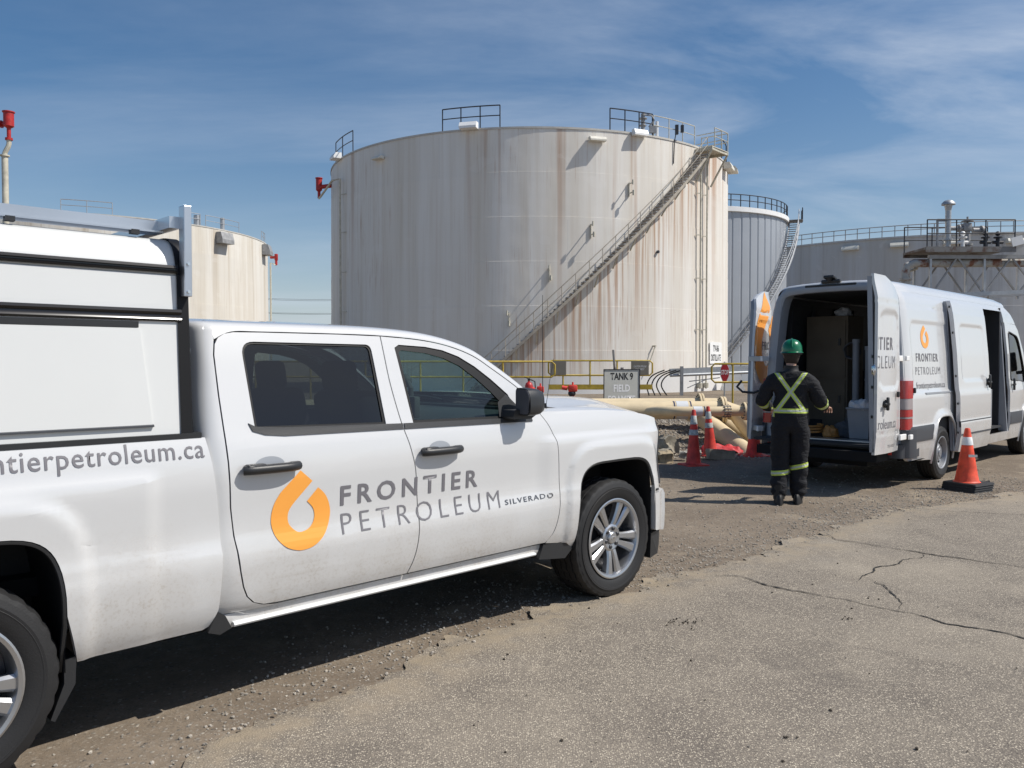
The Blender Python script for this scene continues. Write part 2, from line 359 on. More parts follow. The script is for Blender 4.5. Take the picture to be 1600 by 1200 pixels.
# ================================================================ wheels
def make_wheel(kind,Rt,wt,rr,parent,loc,side):
    """axle along local Y; side=-1: outer face towards -Y"""
    wh=bpy.data.objects.new('wheel',None); COL.objects.link(wh); wh.parent=parent; wh.location=loc; wh.empty_display_size=.1
    s=side; h=wt/2; n=96
    b=MB()
    prof=[(rr-.012,-h*.80),(rr+.004,-h*.86),(rr+.02,-h*.93),(rr+.05,-h*1.0),(rr+.085,-h*1.03),(Rt-.055,-h*1.0),(Rt-.03,-h*.95)]
    b.lathe([(r,y*-s) for r,y in prof],ax='Y',n=n)
    b.lathe([(r,y*s) for r,y in prof],ax='Y',n=n)
    # shoulder lugs: every second segment is cut away
    def lug(i,r,hh): return -.006 if (i%3==2) else 0
    b.lathe([(Rt-.03,-h*.95),(Rt-.012,-h*.90),(Rt-.004,-h*.78),(Rt-.002,-h*.60)],ax='Y',n=n,mod=lug)
    b.lathe([(Rt-.03,h*.95),(Rt-.012,h*.90),(Rt-.004,h*.78),(Rt-.002,h*.60)],ax='Y',n=n,mod=lug)
    tp=[]
    for a in (-.60,-.22,.22,.60):
        if a>-.6: tp+= [(Rt-.002,h*(a-.07))]
        if a<.6: tp+=[(Rt-.002 if a==-.6 else Rt,h*(a)),(Rt-.012,h*(a+.01)),(Rt-.012,h*(a+.06)),(Rt,h*(a+.07))]
    b.lathe([(Rt-.002,-h*.6),(Rt-.012,-h*.59),(Rt-.012,-h*.52),(Rt,-h*.51),(Rt,-h*.22),(Rt-.012,-h*.21),(Rt-.012,-h*.14),(Rt,-h*.13),(Rt,h*.13),(Rt-.012,h*.14),(Rt-.012,h*.21),(Rt,h*.22),(Rt,h*.51),(Rt-.012,h*.52),(Rt-.012,h*.59),(Rt-.002,h*.6)],ax='Y',n=n,mod=lambda i,r,hh:-.007 if i%3==2 else 0)
    # raised ring on the sidewall
    b.lathe([(Rt-.062,s*h*1.01),(Rt-.066,s*(h*1.03)),(Rt-.070,s*h*1.02)],ax='Y',n=n)
    b.done('tyre','rubber',wh,30)
    b=MB(); o=s*h
    if kind=='alloy':
        b.lathe([(rr+.006,o*.90),(rr+.010,o*.97),(rr+.002,o*.99),(rr-.012,o*.96),(rr-.022,o*.80),(rr-.030,o*.3),(rr-.02,-o*.8)],ax='Y',n=64)
        rim=b.done('rim','alloy',wh,30)
        d=MB(); d.lathe([(rr-.03,o*.15),(.16,o*.10),(.02,o*.10)],ax='Y',n=48); d.lathe([(.15,o*.3),(.15,o*.18),(.01,o*.2)],ax='Y',n=32); d.done('brake_disc','alloy_dark',wh)
        sp=MB()
        for k in range(5):
            a=2*PI*k/5+R(18+90+22)
            for sgn in (-1,1):
                def P(r,t,y): 
                    return (r*math.cos(a)-t*math.sin(a), y, r*math.sin(a)+t*math.cos(a))
                # one leg of a split spoke, widening toward the rim
                r0,r1=.060,rr-.012
                secs=[(r0,sgn*.020,.022,o*.70),(.11,sgn*.027,.021,o*.79),(.17,sgn*.035,.026,o*.84),(r1,sgn*.048,.036,o*.88)]
                prev=None
                for (r,c,hw,y) in secs:
                    ring=[sp.bm.verts.new(P(r,c-hw,y-s*.012)),sp.bm.verts.new(P(r,c-hw*.6,y)),sp.bm.verts.new(P(r,c+hw*.6,y)),sp.bm.verts.new(P(r,c+hw,y-s*.012)),sp.bm.verts.new(P(r,c+hw*.8,y-s*.05)),sp.bm.verts.new(P(r,c-hw*.8,y-s*.05))]
                    if prev: sp.bridge(prev,ring)
                    else: sp.cap(ring,True)
                    prev=ring
                sp.cap(prev)
        sp.lathe([(.092,o*.60),(.092,o*.74),(.078,o*.79),(.046,o*.74),(.040,o*.70)],ax='Y',n=40)
        sp.done('spokes','alloy',rim,25)
        c=MB(); c.lathe([(.042,o*.70),(.041,o*.83),(.034,o*.87),(0.001,o*.88)],ax='Y',n=28)
        c.done('hub_cap','alloy',rim,30)
        e=MB(); 
        for q in ((0,0,.020,.008),(0,0,.010,.014)): e.box((q[0],o*.885,q[1]),(q[2]*2,.004,q[3]*1.3),Matrix.Rotation(R(-12),4,'Y'))
        e.done('emblem','chrome',rim,0)
        for k in range(6):
            a=2*PI*k/6+.3; l_=MB(); l_.lathe([(.0145,o*.68),(.0145,o*.80),(.010,o*.84),(0.001,o*.845)],c=(.063*math.cos(a),0,.063*math.sin(a)),ax='Y',n=10); l_.done('lug_nut','chrome' if k%1 else 'alloy_dark',rim,30)
    else:
        b.lathe([(rr+.006,o*.90),(rr+.012,o*.96),(rr-.002,o*.98),(rr-.015,o*.9),(rr-.03,o*.45),(rr-.05,o*.35),(.10,o*.62),(.09,o*.70),(.055,o*.72),(.05,o*.80),(.001,o*.82)],ax='Y',n=48)
        rim=b.done('rim','steel_wheel',wh,30)
        for k in range(10):
            a=2*PI*k/10; l_=MB(); l_.cyl((.135*math.cos(a),o*.48,.135*math.sin(a)),(.135*math.cos(a),o*.575,.135*math.sin(a)),.017,n=8); l_.done('vent_hole','dark_void',rim)
    return wh
# ================================================================ pickup truck
TA=R(44.3415); TO=(-.0467,6.2094,0)
truck=thing('pickup_truck','white crew cab pickup truck with an orange drop emblem on its side','pickup truck',TO,TA)
FW=.085; RW=-3.735
wtab=smooth_tab([(.28,.90),(.40,.925),(.455,.955),(.52,.976),(.60,.988),(.70,.996),(.755,.992),(.80,.976),(.87,.973),(.95,.977),(1.06,.984),(1.14,.980),(1.21,.968),(1.25,.955),(1.275,.946),(1.30,.938)],.025)
def arch_r(s,z,c): return ((abs(s-c)/.412)**5+(max(0,z-.38)/.565)**5)**.2
def tw(s,z):
    if z<=1.275: w_=wtab(z)
    else: w_=.946-.30*(z-1.275)-.10*max(0,z-1.6)**1.5
    if z<1.275:
        for c in (FW,RW):
            r=arch_r(s,z,c); w_+=.019*(1-sst(1.17,1.27,r))*sst(.40,.55,z+.1)
        # soft broad fender bulge reaching over the arch
        for c,l in ((FW,.60),(RW,.66)):
            k=1-sst(l+.06,l+.13,abs(s-c)); w_+=.015*k*(1-sst(1.10,1.15,z))*(1-.55*(1-sst(.74,.80,z)))
    # cab corner rolls in towards the bed
    if -2.78<s<-2.62 : w_-=.035*sst(-2.64,-2.70,-abs(s)) if False else 0
    # nose tapers in plan
    if s>.40: w_-=.085*((s-.40)/.30)**2
    return w_
def arch_pts(c,z0,n=28):
    out=[]
    for i in range(n+1):
        t=PI*i/n; cx=math.cos(t); cy=math.sin(t)
        x=c+.412*math.copysign(abs(cx)**.4,cx); y=.38+.565*abs(cy)**.4; out.append((x,y))
    out[0]=(c+.412,.38); out[-1]=(c-.412,.38)
    return out  # from front to rear
bgap=[(-1.71,1.735),(-1.705,1.50),(-1.675,1.27),(-1.645,1.16),(-1.612,1.03),(-1.598,.90),(-1.595,.80),(-1.600,.66),(-1.620,.56),(-1.655,.475)]
fgap=[(-.615,1.275),(-.56,1.20),(-.515,1.10),(-.493,.95),(-.487,.80),(-.497,.65),(-.53,.54),(-.59,.475)]
# edge between the door tops and roof rail / A pillar
roofe=[(-2.64,1.70),(-2.55,1.738),(-2.40,1.742),(-1.97,1.742),(-1.71,1.738),(-1.45,1.722),(-1.25,1.690),(-1.08,1.635),(-.95,1.560),(-.80,1.465),(-.70,1.392),(-.615,1.318)]
G=.0035
def off(pts,dx): return [(a+dx,b) for a,b in pts]
for sd_ in (-1,1):
    f=lambda s,z,k=sd_: (s,k*tw(s,z),z)
    fo=lambda d: (lambda s,z,k=sd_: (s,k*(tw(s,z)+d),z))
    bk=(0,-sd_*.03,0)
    # rear door
    B=spl(bgap,5); F=spl(fgap,5)
    rd=[(-2.640,.95),(-2.625,.82),(-2.602,.66),(-2.586,.585),(-2.565,.535),(-2.53,.500),(-2.48,.481),(-2.40,.476)]+[(a-G,b) for a,b in B[::-1]]+[(-1.97,1.739),(-2.40,1.739),(-2.54,1.737),(-2.585,1.729),(-2.618,1.710),(-2.638,1.68),(-2.648,1.63),(-2.652,1.45),(-2.650,1.20)]
    wr=rnd([(-2.505,1.288),(-1.775,1.272),(-1.785,1.69),(-2.515,1.695)],[.01,.01,.035,.07])
    d=panel('door',rd,f,'white_paint',truck,[wr],bk,.05,.05)
    # front door
    Fd=[(-1.655+G+.008,.472)]+[]
    top=[(a,b-.004) for a,b in spl(roofe,4) if a>-1.70]
    fd=[(a+G,b) for a,b in B[::-1]]+top+[(a-G,b) for a,b in F if b<1.30]
    wf=[(-1.60,1.272),(-.835,1.262)]+[(-.80,1.30),(-.835,1.36),(-.86,1.405),(-.97,1.495),(-1.08,1.572),(-1.19,1.630),(-1.30,1.665),(-1.42,1.683),(-1.60,1.692),(-1.632,1.675)]
    d2=panel('door',fd,f,'white_paint',truck,[wf],bk,.05,.05)
    for q,dd,x0,x1,z_ in ((0,d,-2.590,-2.315,1.112),(1,d2,-1.580,-1.31,1.116)):
        h=MB(); xm=(x0+x1)/2; y=tw(xm,z_)
        pts=[(x0,y+.012),(x0+.03,y+.040),(xm,y+.050),(x1-.05,y+.045),(x1,y+.018)]
        h.tube([(a,sd_*b,z_) for i,(a,b) in enumerate(spl([(x0,y+.018),(x0+.035,y+.034),(xm,y+.040),(x1-.05,y+.036),(x1,y+.016)],5))],.022,n=10)
        h.box((x0+.055,sd_*(y+.022),z_+.002),(.10,.05,.046),bev=.012)
        h.box((x1-.02,sd_*(y+.008),z_+.004),(.05,.03,.032),bev=.01)
        h.done('door_handle','black_plastic',dd,50)
        # flat grey oval behind the grip, the cup's shade put into its colour
        panel('handle_cup_shade',[(xm+.075*math.cos(t),z_+.012+.040*math.sin(t)) for t in [2*PI*i/24 for i in range(24)]],lambda s,z,k=sd_,xm=xm,z_=z_:(s,k*(tw(s,z)+.0015),z),'door_jamb' ,dd,(),(0,0,0),.03,.03)
    # glazing and trims
    fg=lambda s,z,k=sd_: (s,k*(tw(s,z)-.012),z)
    panel('window',[(a,b) for a,b in rnd([(-2.53,1.26),(-1.75,1.25),(-1.76,1.715),(-2.54,1.72)],.04)],fg,'glass_tint',d,(),(0,0,0),.1,.1)
    wf2=[(a+(.02 if a>-1.3 else -.02),b+.018) for a,b in wf[2:]]; wf2=[(-1.62,1.25),(-.80,1.24)]+wf2
    panel('window',wf2,fg,'glass_clear',d2,(),(0,0,0),.1,.1)
    # black rubber frames round the glass
    def frame(name,outer,inner,par,m_='seal_black',dd=-.006): panel(name,outer,lambda s,z,k=sd_:(s,k*(tw(s,z)+dd),z),m_,par,[inner],(0,-sd_*.012,0),.08,.08)
    frame('window_seal',wr,rnd([(-2.492,1.30),(-1.790,1.285),(-1.797,1.679),(-2.503,1.684)],[.01,.01,.03,.06]),d)
    cx,cz=-1.25,1.45
    frame('window_seal',wf,[(-1.585,1.285),(-.955,1.278),(-.925,1.36),(-.99,1.425),(-1.08,1.50),(-1.19,1.575),(-1.30,1.620),(-1.42,1.647),(-1.585,1.662),(-1.605,1.65)],d2)
    panel('mirror_sail',[(-.965,1.275),(-.80,1.268),(-.775,1.31),(-.875,1.405),(-.955,1.36)],fo(.003),'black_plastic',d2,(),(0,0,0),.05,.05)
    panel('belt_trim',[(-1.672,1.245),(-1.672,1.274),(-2.36,1.291),(-2.50,1.300),(-2.535,1.318),(-2.52,1.282),(-2.46,1.262),(-2.36,1.252)],fo(.006),'black_plastic',d,(),bk,.06,.06)
    panel('belt_trim',[(-1.664,1.245),(-.70,1.236),(-.70,1.262),(-1.664,1.274)],fo(.006),'black_plastic',d2,(),bk,.06,.06)
    # fender
    ap=arch_pts(FW,.38)
    fe=[(a+G,b) for a,b in F[::-1]][:]  # bottom -> top
    front=[(.585,1.195),(.600,1.10),(.588,.98),(.592,.86),(.585,.695)]
    fen=fe+[(-.60,1.290),(-.30,1.286),(0,1.276),(.25,1.258),(.45,1.225)]+front+[(.505,.70),(.497,.60)]+ap[:]
    fen=[(-.585,.470)]+fe[1:]+[(-.60,1.290),(-.30,1.286),(0,1.276),(.25,1.258),(.45,1.225)]+front+[(.504,.70),(.498,.60)]+ap[2:-1]+[(-.327,.40),(-.40,.445)]
    panel('fender',fen,f,'white_paint',truck,(),bk,.025,.025)
    # bed side
    ar=arch_pts(RW,.38)
    bed=[(-2.745,1.268),(-2.725,1.15),(-2.700,.95),(-2.688,.75),(-2.700,.50),(-2.725,.43),(-2.76,.415),(-3.275,.412)]+[(a,b) for a,b in ar[1:-1]]+[(-4.20,.40),(-4.72,.42),(-4.74,.60),(-4.74,1.268)]
    panel('bed_side',bed,f,'white_paint',truck,(),bk,.025,.025)
    # black liner of both wheel arches
    for c in (FW,RW):
        lb=MB(); pr=[(c+(a-c)*1.0,b) for a,b in arch_pts(c,.38,24)]
        y0=sd_*(tw(c+.40,.8)-.035 if c==FW else tw(c,.8)-.03); y0=sd_*.975; y1=sd_*.52
        A=[lb.bm.verts.new((a,y0,b+.004)) for a,b in pr]; Bq=[lb.bm.verts.new((a,y1,b+.004)) for a,b in pr]; lb.bridge(A,Bq,False)
        lb.bm.faces.new(Bq); lb.done('wheel_liner','rubber',truck)
        lip=MB(); lip.tube([(a*.985+c*.015,sd_*(tw(a,b)-.012),.38+(b-.38)*.985) for a,b in arch_pts(c,.38,40) if not (c==FW and a>c and b<.72)],.010,n=6); lip.done('arch_lip','black_plastic',truck,50)
    # rocker below the doors with its bright moulding
    rk=MB(); rk.prism([(.86,.385),(.925,.395),(.935,.43),(.932,.46),(.90,.47),(.84,.47),(.84,.385)],lambda a,b:( -2.69,sd_*a,b),lambda a,b:(-.60,sd_*a,b)); rk.done('rocker','white_paint',truck,50)
    rp=MB(); rp.prism([(.92,.400),(.952,.403),(.957,.411),(.952,.420),(.925,.424)],lambda a,b:(-2.62,sd_*a,b),lambda a,b:(-.66,sd_*a,b)); rp.done('rocker_trim','topper_white',truck,50)
    q=MB(); q.prism([(-2.745,.405),(-2.69,.385),(-2.635,.405),(-2.665,.465),(-2.70,.49)],lambda a,b:(a,sd_*.90,b),lambda a,b:(a,sd_*.962,b)); q.done('rocker_guard','black_plastic',truck,0)
    q=MB(); q.prism([(-.64,.375),(-.40,.345),(-.325,.40),(-.40,.452),(-.60,.462)],lambda a,b:(a,sd_*.88,b),lambda a,b:(a,sd_*.960,b)); q.done('rocker_guard','black_plastic',truck,0)
    # mud flap behind... ahead of the rear wheel
    q=MB(); q.prism([(-3.325,.43),(-3.28,.44),(-3.285,.33),(-3.36,.20),(-3.375,.21),(-3.325,.34)],lambda a,b:(a,sd_*.80,b),lambda a,b:(a,sd_*.965,b)); q.done('mud_flap','black_plastic',truck,0)
    # roof rail + A pillar: strip between the door tops and roof / windscreen
    rows=[]; pil=MB()
    for (s,z) in spl(roofe,5):
        w0=tw(s,z); k=sst(-1.35,-.9,s); zr=1.742 if s<-2.3 else z; wr_=tw(s,zr)
        rows.append([(s,sd_*w0,z+.002),(s+.004*k,sd_*(wr_-.006),zr+.022),(s+.012*k,sd_*(wr_-.028),zr+.038),(s+.03*k,sd_*(wr_-.065),zr+.047),(s+.055*k,sd_*(wr_-.10),zr+.052-.01*k),(s+.055*k,sd_*(wr_-.11),zr+.03-.01*k)])
    pv=None
    for r_ in rows:
        cur=[pil.bm.verts.new(p) for p in r_]
        if pv: pil.bridge(pv,cur,False)
        pv=cur
    pil.done('roof_rail','white_paint',truck,40)
    # rear cab quarter (between rear door and bed)
    gapx=[(.47,-2.40),(.480,-2.49),(.500,-2.537),(.535,-2.572),(.585,-2.593),(.66,-2.609),(.82,-2.632),(.95,-2.647),(1.2,-2.657),(1.45,-2.659),(1.63,-2.655),(1.68,-2.645)]
    cb=MB(); pv=None
    rowsc=[(z_,lerp(gapx,z_),0,z_) for z_ in (.465,.480,.5,.535,.585,.66,.75,.82,.95,1.05,1.15,1.25,1.275,1.35,1.45,1.55,1.63,1.68)]
    rowsc+=[(1.70,-2.641,.0,1.700),(1.742,-2.640,.0,1.744),(1.742,-2.640,.006,1.764),(1.742,-2.640,.028,1.780),(1.742,-2.64,.065,1.789),(1.742,-2.64,.115,1.794)]
    for (zw,xs,dw,z_) in rowsc:
        w0=tw(-2.60,zw)-dw; k=sst(.45,.65,z_)*.6+.4 if False else 1; xe=-2.745+.03*sst(1.3,1.70,z_)-.0*k
        q=[(xs,w0),(xs*.75+xe*.25,w0-.002),(xs*.45+xe*.55,w0-.012),(xs*.2+xe*.8,w0-.030),(xe,w0-.060),(xe-.008,w0-.10),(xe-.008,w0-.20)]
        cur=[cb.bm.verts.new((a,sd_*b_,z_-(.012*(n_/6)**2 if z_>1.70 else 0))) for n_,(a,b_) in enumerate(q)]
        if pv: cb.bridge(pv,cur,False)
        pv=cur
    cb.done('cab_corner','white_paint',truck,60)
    # mirror
    mr_=MB(); mr_.prism(rnd([(-.95,1.262),(-.80,1.258),(-.74,1.29),(-.76,1.315),(-.94,1.318)],.02),lambda a,b:(a,sd_*.93,b),lambda a,b:(a+.02,sd_*1.03,b)); 
    prof=rnd([(0,0),(.155,.0),(.175,.06),(.165,.155),(.135,.205),(.0,.215)],[.03,.03,.03,.03,.04,.03],4)
    mh=MB()
    secs=[(0.,1.0,1.0,0,0),(.05,1.02,1.02,0,0),(.10,.93,.95,.01,.005),(.135,.74,.80,.028,.018),(.150,.45,.55,.05,.05)]
    # housing: faces backwards, its front bulges forward
    pv=None
    for dx,sx,sy,ox,oz in secs:
        ring=[mh.bm.verts.new((-.870+dx, sd_*(.99+(a*.72-.06)*sx+.06), 1.283+(b*.76-.08)*sy+.08)) for a,b in prof]
        if pv: mh.bridge(pv,ring)
        else: mh.cap(ring,True)
        pv=ring
    mh.cap(pv)
    arm=mr_.done('mirror_arm','black_plastic',truck,40); hs=mh.done('mirror_housing','black_plastic',arm,50)
    mg=MB(); mg.prism([(a,b) for a,b in rnd([(0,0),(.155,.0),(.172,.15),(.14,.198),(.0,.205)],.025)],lambda a,b:(-.874,sd_*(.995+a*.66),1.291+b*.72),lambda a,b:(-.877,sd_*(.995+a*.66),1.291+b*.72)); mg.done('mirror_glass','lamp_dark',hs,0)
    # lamps
    hl=panel('headlight',rnd([(.575,.72),(.63,.72),(.67,.98),(.68,1.13),(.60,1.175),(.59,1.08),(.582,.98)],.02),lambda s,z,k=sd_:(s+.012,k*(tw(.58,z)+.004-.7*(s-.58)),z),'lamp_dark',truck,(),(0,-sd_*.04,0),.04,.04)
    m_=MB(); m_.prism(rnd([(-4.74,.78),(-4.74,1.20),(-4.66,1.20),(-4.64,.80)],.02),lambda a,b:(a-.01,sd_*.95,b),lambda a,b:(a-.01,sd_*.995,b)); m_.done('tail_light','red_lens',truck)
    # inside trim of the doors
    panel('door_trim',[(-2.62,.5),(-.60,.5),(-.60,1.255),(-2.62,1.275)],lambda s,z,k=sd_:(s,k*(tw(s,z)-.075),z),'interior',truck,(),(0,-sd_*.05,0),.3,.3)
    b=MB(); b.bar((-1.70,sd_*.895,1.28),(-1.70,sd_*.765,1.70),.09,.03); b.done('pillar_trim','interior',truck)
# roof skin
def roofpt(s,t):  # t -1..1 across
    z=lerp(roofe,s) if s>-2.4 else 1.742; w0=tw(s,z)-.062
    return (s+.03*(1-t*t)*(1 if s>-1.4 else 0), w0*t, z+.046+.038*(1-abs(t)**2.4))
rb=MB(); pv=None
ss=[-2.722,-2.712,-2.68,-2.5,-2.2,-1.9,-1.6,-1.45,-1.36]
for i,s in enumerate(ss):
    q=[]
    for j in range(25):
        p=list(roofpt(max(s,-2.60),-1+j/12)); p[0]+=min(0,s+2.60)
        if i==0: p[2]-=.09
        if i==1: p[2]-=.03
        if i==2: p[2]-=.006
        q.append(rb.bm.verts.new(p))
    if pv: rb.bridge(pv,q,False)
    pv=q
# sculpted roof ends in a header above the screen
rb.done('roof','white_paint',truck,50)
# windscreen
ws=MB(); pv=None; sh=[p for p in spl(roofe,5) if p[0]>=-1.37]
n_=len(sh)
for i,(s,z) in enumerate(sh):
    q=[]; t_=i/(n_-1); w0=tw(s,z)-.075; 
    for j in range(21):
        t=-1+j/10; q.append(ws.bm.verts.new((s+.06*t_+(.06+.16*t_)*(1-t*t), w0*t, z+.046*(1-t_)+.03*t_+(.036*(1-t_)-.02*t_)*(1-t*t))))
    if pv: ws.bridge(pv,q,False)
    pv=q
ws.done('windscreen','glass_clear',truck,50)
# back wall of the cab with its window
bw=MB(); 
bw.box((-2.71,0,.88),(.03,1.60,.80)); bw.box((-2.71,.68,1.46),(.03,.14,.40)); bw.box((-2.71,-.68,1.46),(.03,.14,.40)); bw.box((-2.71,0,1.70),(.03,1.4,.10)); bw.done('cab_back','white_paint',truck,0)
b=MB(); b.box((-2.705,0,1.46),(.006,1.26,.38)); b.done('rear_window','glass_tint',truck,0)
# hood
def hoodz(s,t):
    e=lerp([(-.66,1.296),(-.3,1.290),(0,1.280),(.25,1.262),(.45,1.232),(.58,1.19),(.66,1.12)],s); a=abs(t)
    dome=.062*sst(-.95,-.62,-a)*(1-sst(.15,.62,s)*.75)+.018*(1-a*a)
    return e+.006+dome-.03*sst(.93,1.0,a)
hb=MB(); pv=None
for i in range(27):
    s=-.58+1.20*i/26; q=[]
    for j in range(41):
        t=-1+j/20; w0=tw(min(s,.56),1.27)-.006-.10*max(0,s-.4)
        ss_=s+.14*(1-t*t)*sst(.1,.62,s)+.16*(1-t*t)*(1-sst(-.58,-.1,s))
        q.append(hb.bm.verts.new((ss_,w0*t,hoodz(s,t))))
    if pv: hb.bridge(pv,q,False)
    pv=q
hb.done('hood','white_paint',truck,50)
b=MB(); b.box((-.50,0,1.285),(.16,1.55,.03)); 
for s_ in (-1,1): b.prism([(-.68,1.335),(-.60,1.345),(-.45,1.310),(-.36,1.300),(-.36,1.292),(-.62,1.292)],lambda a,b_:(a,s_*.80,b_),lambda a,b_:(a,s_*.86,b_))
b.done('cowl','black_plastic',truck,0)
for yy in (-.45,.2):
    b=MB(); b.tube([(-.44,yy,1.32),(-.52,yy+.1,1.345),(-.62,yy+.55,1.36)],.009,n=6); b.done('wiper','black_plastic',truck)
# front fascia
b=MB(); pv=None
for j in range(25):
    t=-1+j/12; x=.60+.155*(1-t*t); y=.86*t
    q=[b.bm.verts.new((x-.03,y,1.20)),b.bm.verts.new((x,y,1.17)),b.bm.verts.new((x+.015,y,1.0)),b.bm.verts.new((x+.01,y,.66))]
    if pv: b.bridge(pv,q,False)
    pv=q
b.done('front_panel','white_paint',truck,40)
g=MB()
for z_ in (.76,.88,1.0,1.12):
    g.tube([(.632+.155*(1-(t/10)**2),.62*t/10,z_) for t in range(-10,11)],.020,n=6)
g.done('grille','black_plastic',truck)
b=MB()
for c_ in ((0,0),): b.box((.812,0,.97),(.02,.22,.035)); b.box((.812,0,.97),(.021,.11,.07))
b.done('emblem','logo_orange',truck,0)
# bumpers
b=MB(); prof=[(-.05,.665),(.03,.672),(.065,.64),(.072,.50),(.058,.40),(.04,.375),(-.05,.375)]; pv=None
for j in range(41):
    t=-1+j/20; y=.95*math.copysign(abs(t)**1,t); x=.66+.14*(1-abs(t)**3.0)
    q=[b.bm.verts.new((x+a*(1 if abs(t)<.97 else .6),y*(1-(0 if a>-.04 else .02)),c)) for a,c in prof]
    if pv: b.bridge(pv,q,False)
    else: b.cap(q)
    pv=q
b.cap(pv); b.done('front_bumper','white_paint',truck,40)
for s_ in (-1,1):   # the bumper wraps back to the wheel arch
    panel('bumper_end',rnd([(.508,.662),(.66,.672),(.735,.62),(.728,.44),(.68,.385),(.516,.40)],[.005,.03,.04,.04,.04,.01]),lambda a,c:(a,s_*(1.006-1.1*max(0,a-.53)**1.5-.03*max(0,.5-c)),c),'white_paint',truck,(),(0,-s_*.06,0),.04,.04)
    b=MB(); b.prism([(.49,.20),(.60,.215),(.655,.28),(.665,.375),(.50,.375)],lambda a,c:(a,s_*.86,c),lambda a,c:(a,s_*(.975-.5*max(0,a-.57)),c)); b.done('air_dam','black_plastic',truck,0)
    b=MB(); b.box((.56,s_*.905,.678),(.12,.10,.012)); b.done('bumper_gap','dark_void',truck,0)
b=MB(); b.box((.70,0,.29),(.10,1.70,.16),bev=.02); b.done('front_valance','black_plastic',truck)
b=MB(); b.box((-4.84,0,.56),(.16,1.9,.22),bev=.03); b.done('rear_bumper','chrome',truck)
b=MB(); b.box((-4.745,0,.98),(.05,1.52,.56),bev=.01); b.done('tailgate','white_paint',truck)
b=MB(); b.box((-4.775,0,1.12),(.02,.30,.07),bev=.008); b.done('tailgate_handle','black_plastic',truck)
# underbody, bed floor, axles
b=MB(); b.box((-1.6,0,.44),(2.3,1.70,.10)); b.box((-3.70,0,.66),(2.0,1.25,.08)); b.box((-3.0,0,.62),(.5,1.8,.08)); b.box((-1.9,.45,.33),(5.2,.09,.14)); b.box((-1.9,-.45,.33),(5.2,.09,.14)); b.cyl((RW,-.8,.40),(RW,.8,.40),.05); b.ball((RW,0,.4),.15); b.cyl((FW,-.8,.40),(FW,.8,.40),.04); b.box((.1,0,.62),(.7,1.0,.4)); b.done('chassis','dark_void',truck,0)
# ---- interior
def seat(x,y,wd,par):
    o=MB(); o.box((x,y,.86),(.52,wd,.16),bev=.05); o=o.done('seat',"seat_fabric",par,50)
    b=MB(); b.box((x-.27,y,1.14),(.15,wd,.60),Matrix.Rotation(R(-12),4,'Y'),bev=.05); b.done('backrest','seat_fabric',o,50)
    for hy in ((y,) if wd<.8 else (y-.38,y+.38)):
        b=MB(); b.box((x-.36,hy,1.515),(.10,.27,.18),Matrix.Rotation(R(-8),4,'Y'),bev=.035); b.cyl((x-.34,hy-.05,1.38),(x-.35,hy-.05,1.48),.008); b.cyl((x-.34,hy+.05,1.38),(x-.35,hy+.05,1.48),.008); b.done('headrest','seat_fabric',o,50)
seat(-1.35,-.40,.52,truck); seat(-1.35,.40,.52,truck); seat(-2.20,0,1.35,truck)
b=MB(); pr=[(-.95,.70),(-.98,1.10),(-.95,1.215),(-.86,1.262),(-.60,1.285),(-.42,1.275),(-.42,.70)]
b.prism(pr,lambda a,c:(a,-.80,c),lambda a,c:(a,.80,c)); b.box((-.93,.40,1.255),(.16,.34,.08),bev=.03); b.done('dashboard','interior',truck,40)
b=MB(); b.tube([(-1.10+.06*math.sin(2*PI*i/24),.40+.185*math.cos(2*PI*i/24),1.15+.175*math.sin(2*PI*i/24)) for i in range(24)],.017,closed=True); b.bar((-1.10,.25,1.15),(-1.10,.55,1.15),.04,.03); b.cyl((-1.10,.4,1.15),(-.95,.4,1.12),.04); b.done('steering_wheel','interior',truck,50)
b=MB(); b.box((-1.2,0,.82),(.9,.26,.30),bev=.03); b.done('centre_console','interior',truck,40)
b=MB(); b.box((-1.14,0,1.615),(.03,.25,.075),bev=.012); b.tube([(-1.12,0,1.62),(-1.06,0,1.68),(-1.03,0,1.71)],.012); rm=b.done('rear_view_mirror','interior',truck)
b=MB(); b.box((-1.158,0,1.615),(.004,.235,.062)); b.done('mirror_glass','chrome',rm,0)
b=MB(); b.box((-.96,-.05,1.30),(.05,.22,.14),bev=.01); b.tube([(-.93,-.05,1.23),(-.93,-.05,1.42),(-.90,.03,1.47)],.018); b.ball((-.90,.05,1.47),.045); b.done('dash_mount','interior',truck)
b=MB(); b.box((-1.27,.38,1.715),(.17,.42,.018),Matrix.Rotation(R(-14),4,'Y')); b.box((-1.27,-.38,1.715),(.17,.42,.018),Matrix.Rotation(R(-14),4,'Y')); b.done('sun_visor','interior',truck,0)
b=MB(); b.box((-2.05,0,1.745),(1.30,1.42,.012)); b.done('headliner','interior',truck,0)
b=MB(); b.box((-1.9,0,.60),(1.6,1.6,.05)); b.done('cab_floor','interior',truck,0)
# ---- wheels
for c in (FW,RW):
    for s_ in (-1,1): make_wheel('alloy',.402,.275,.262,truck,(c,s_*.845,.402),s_)
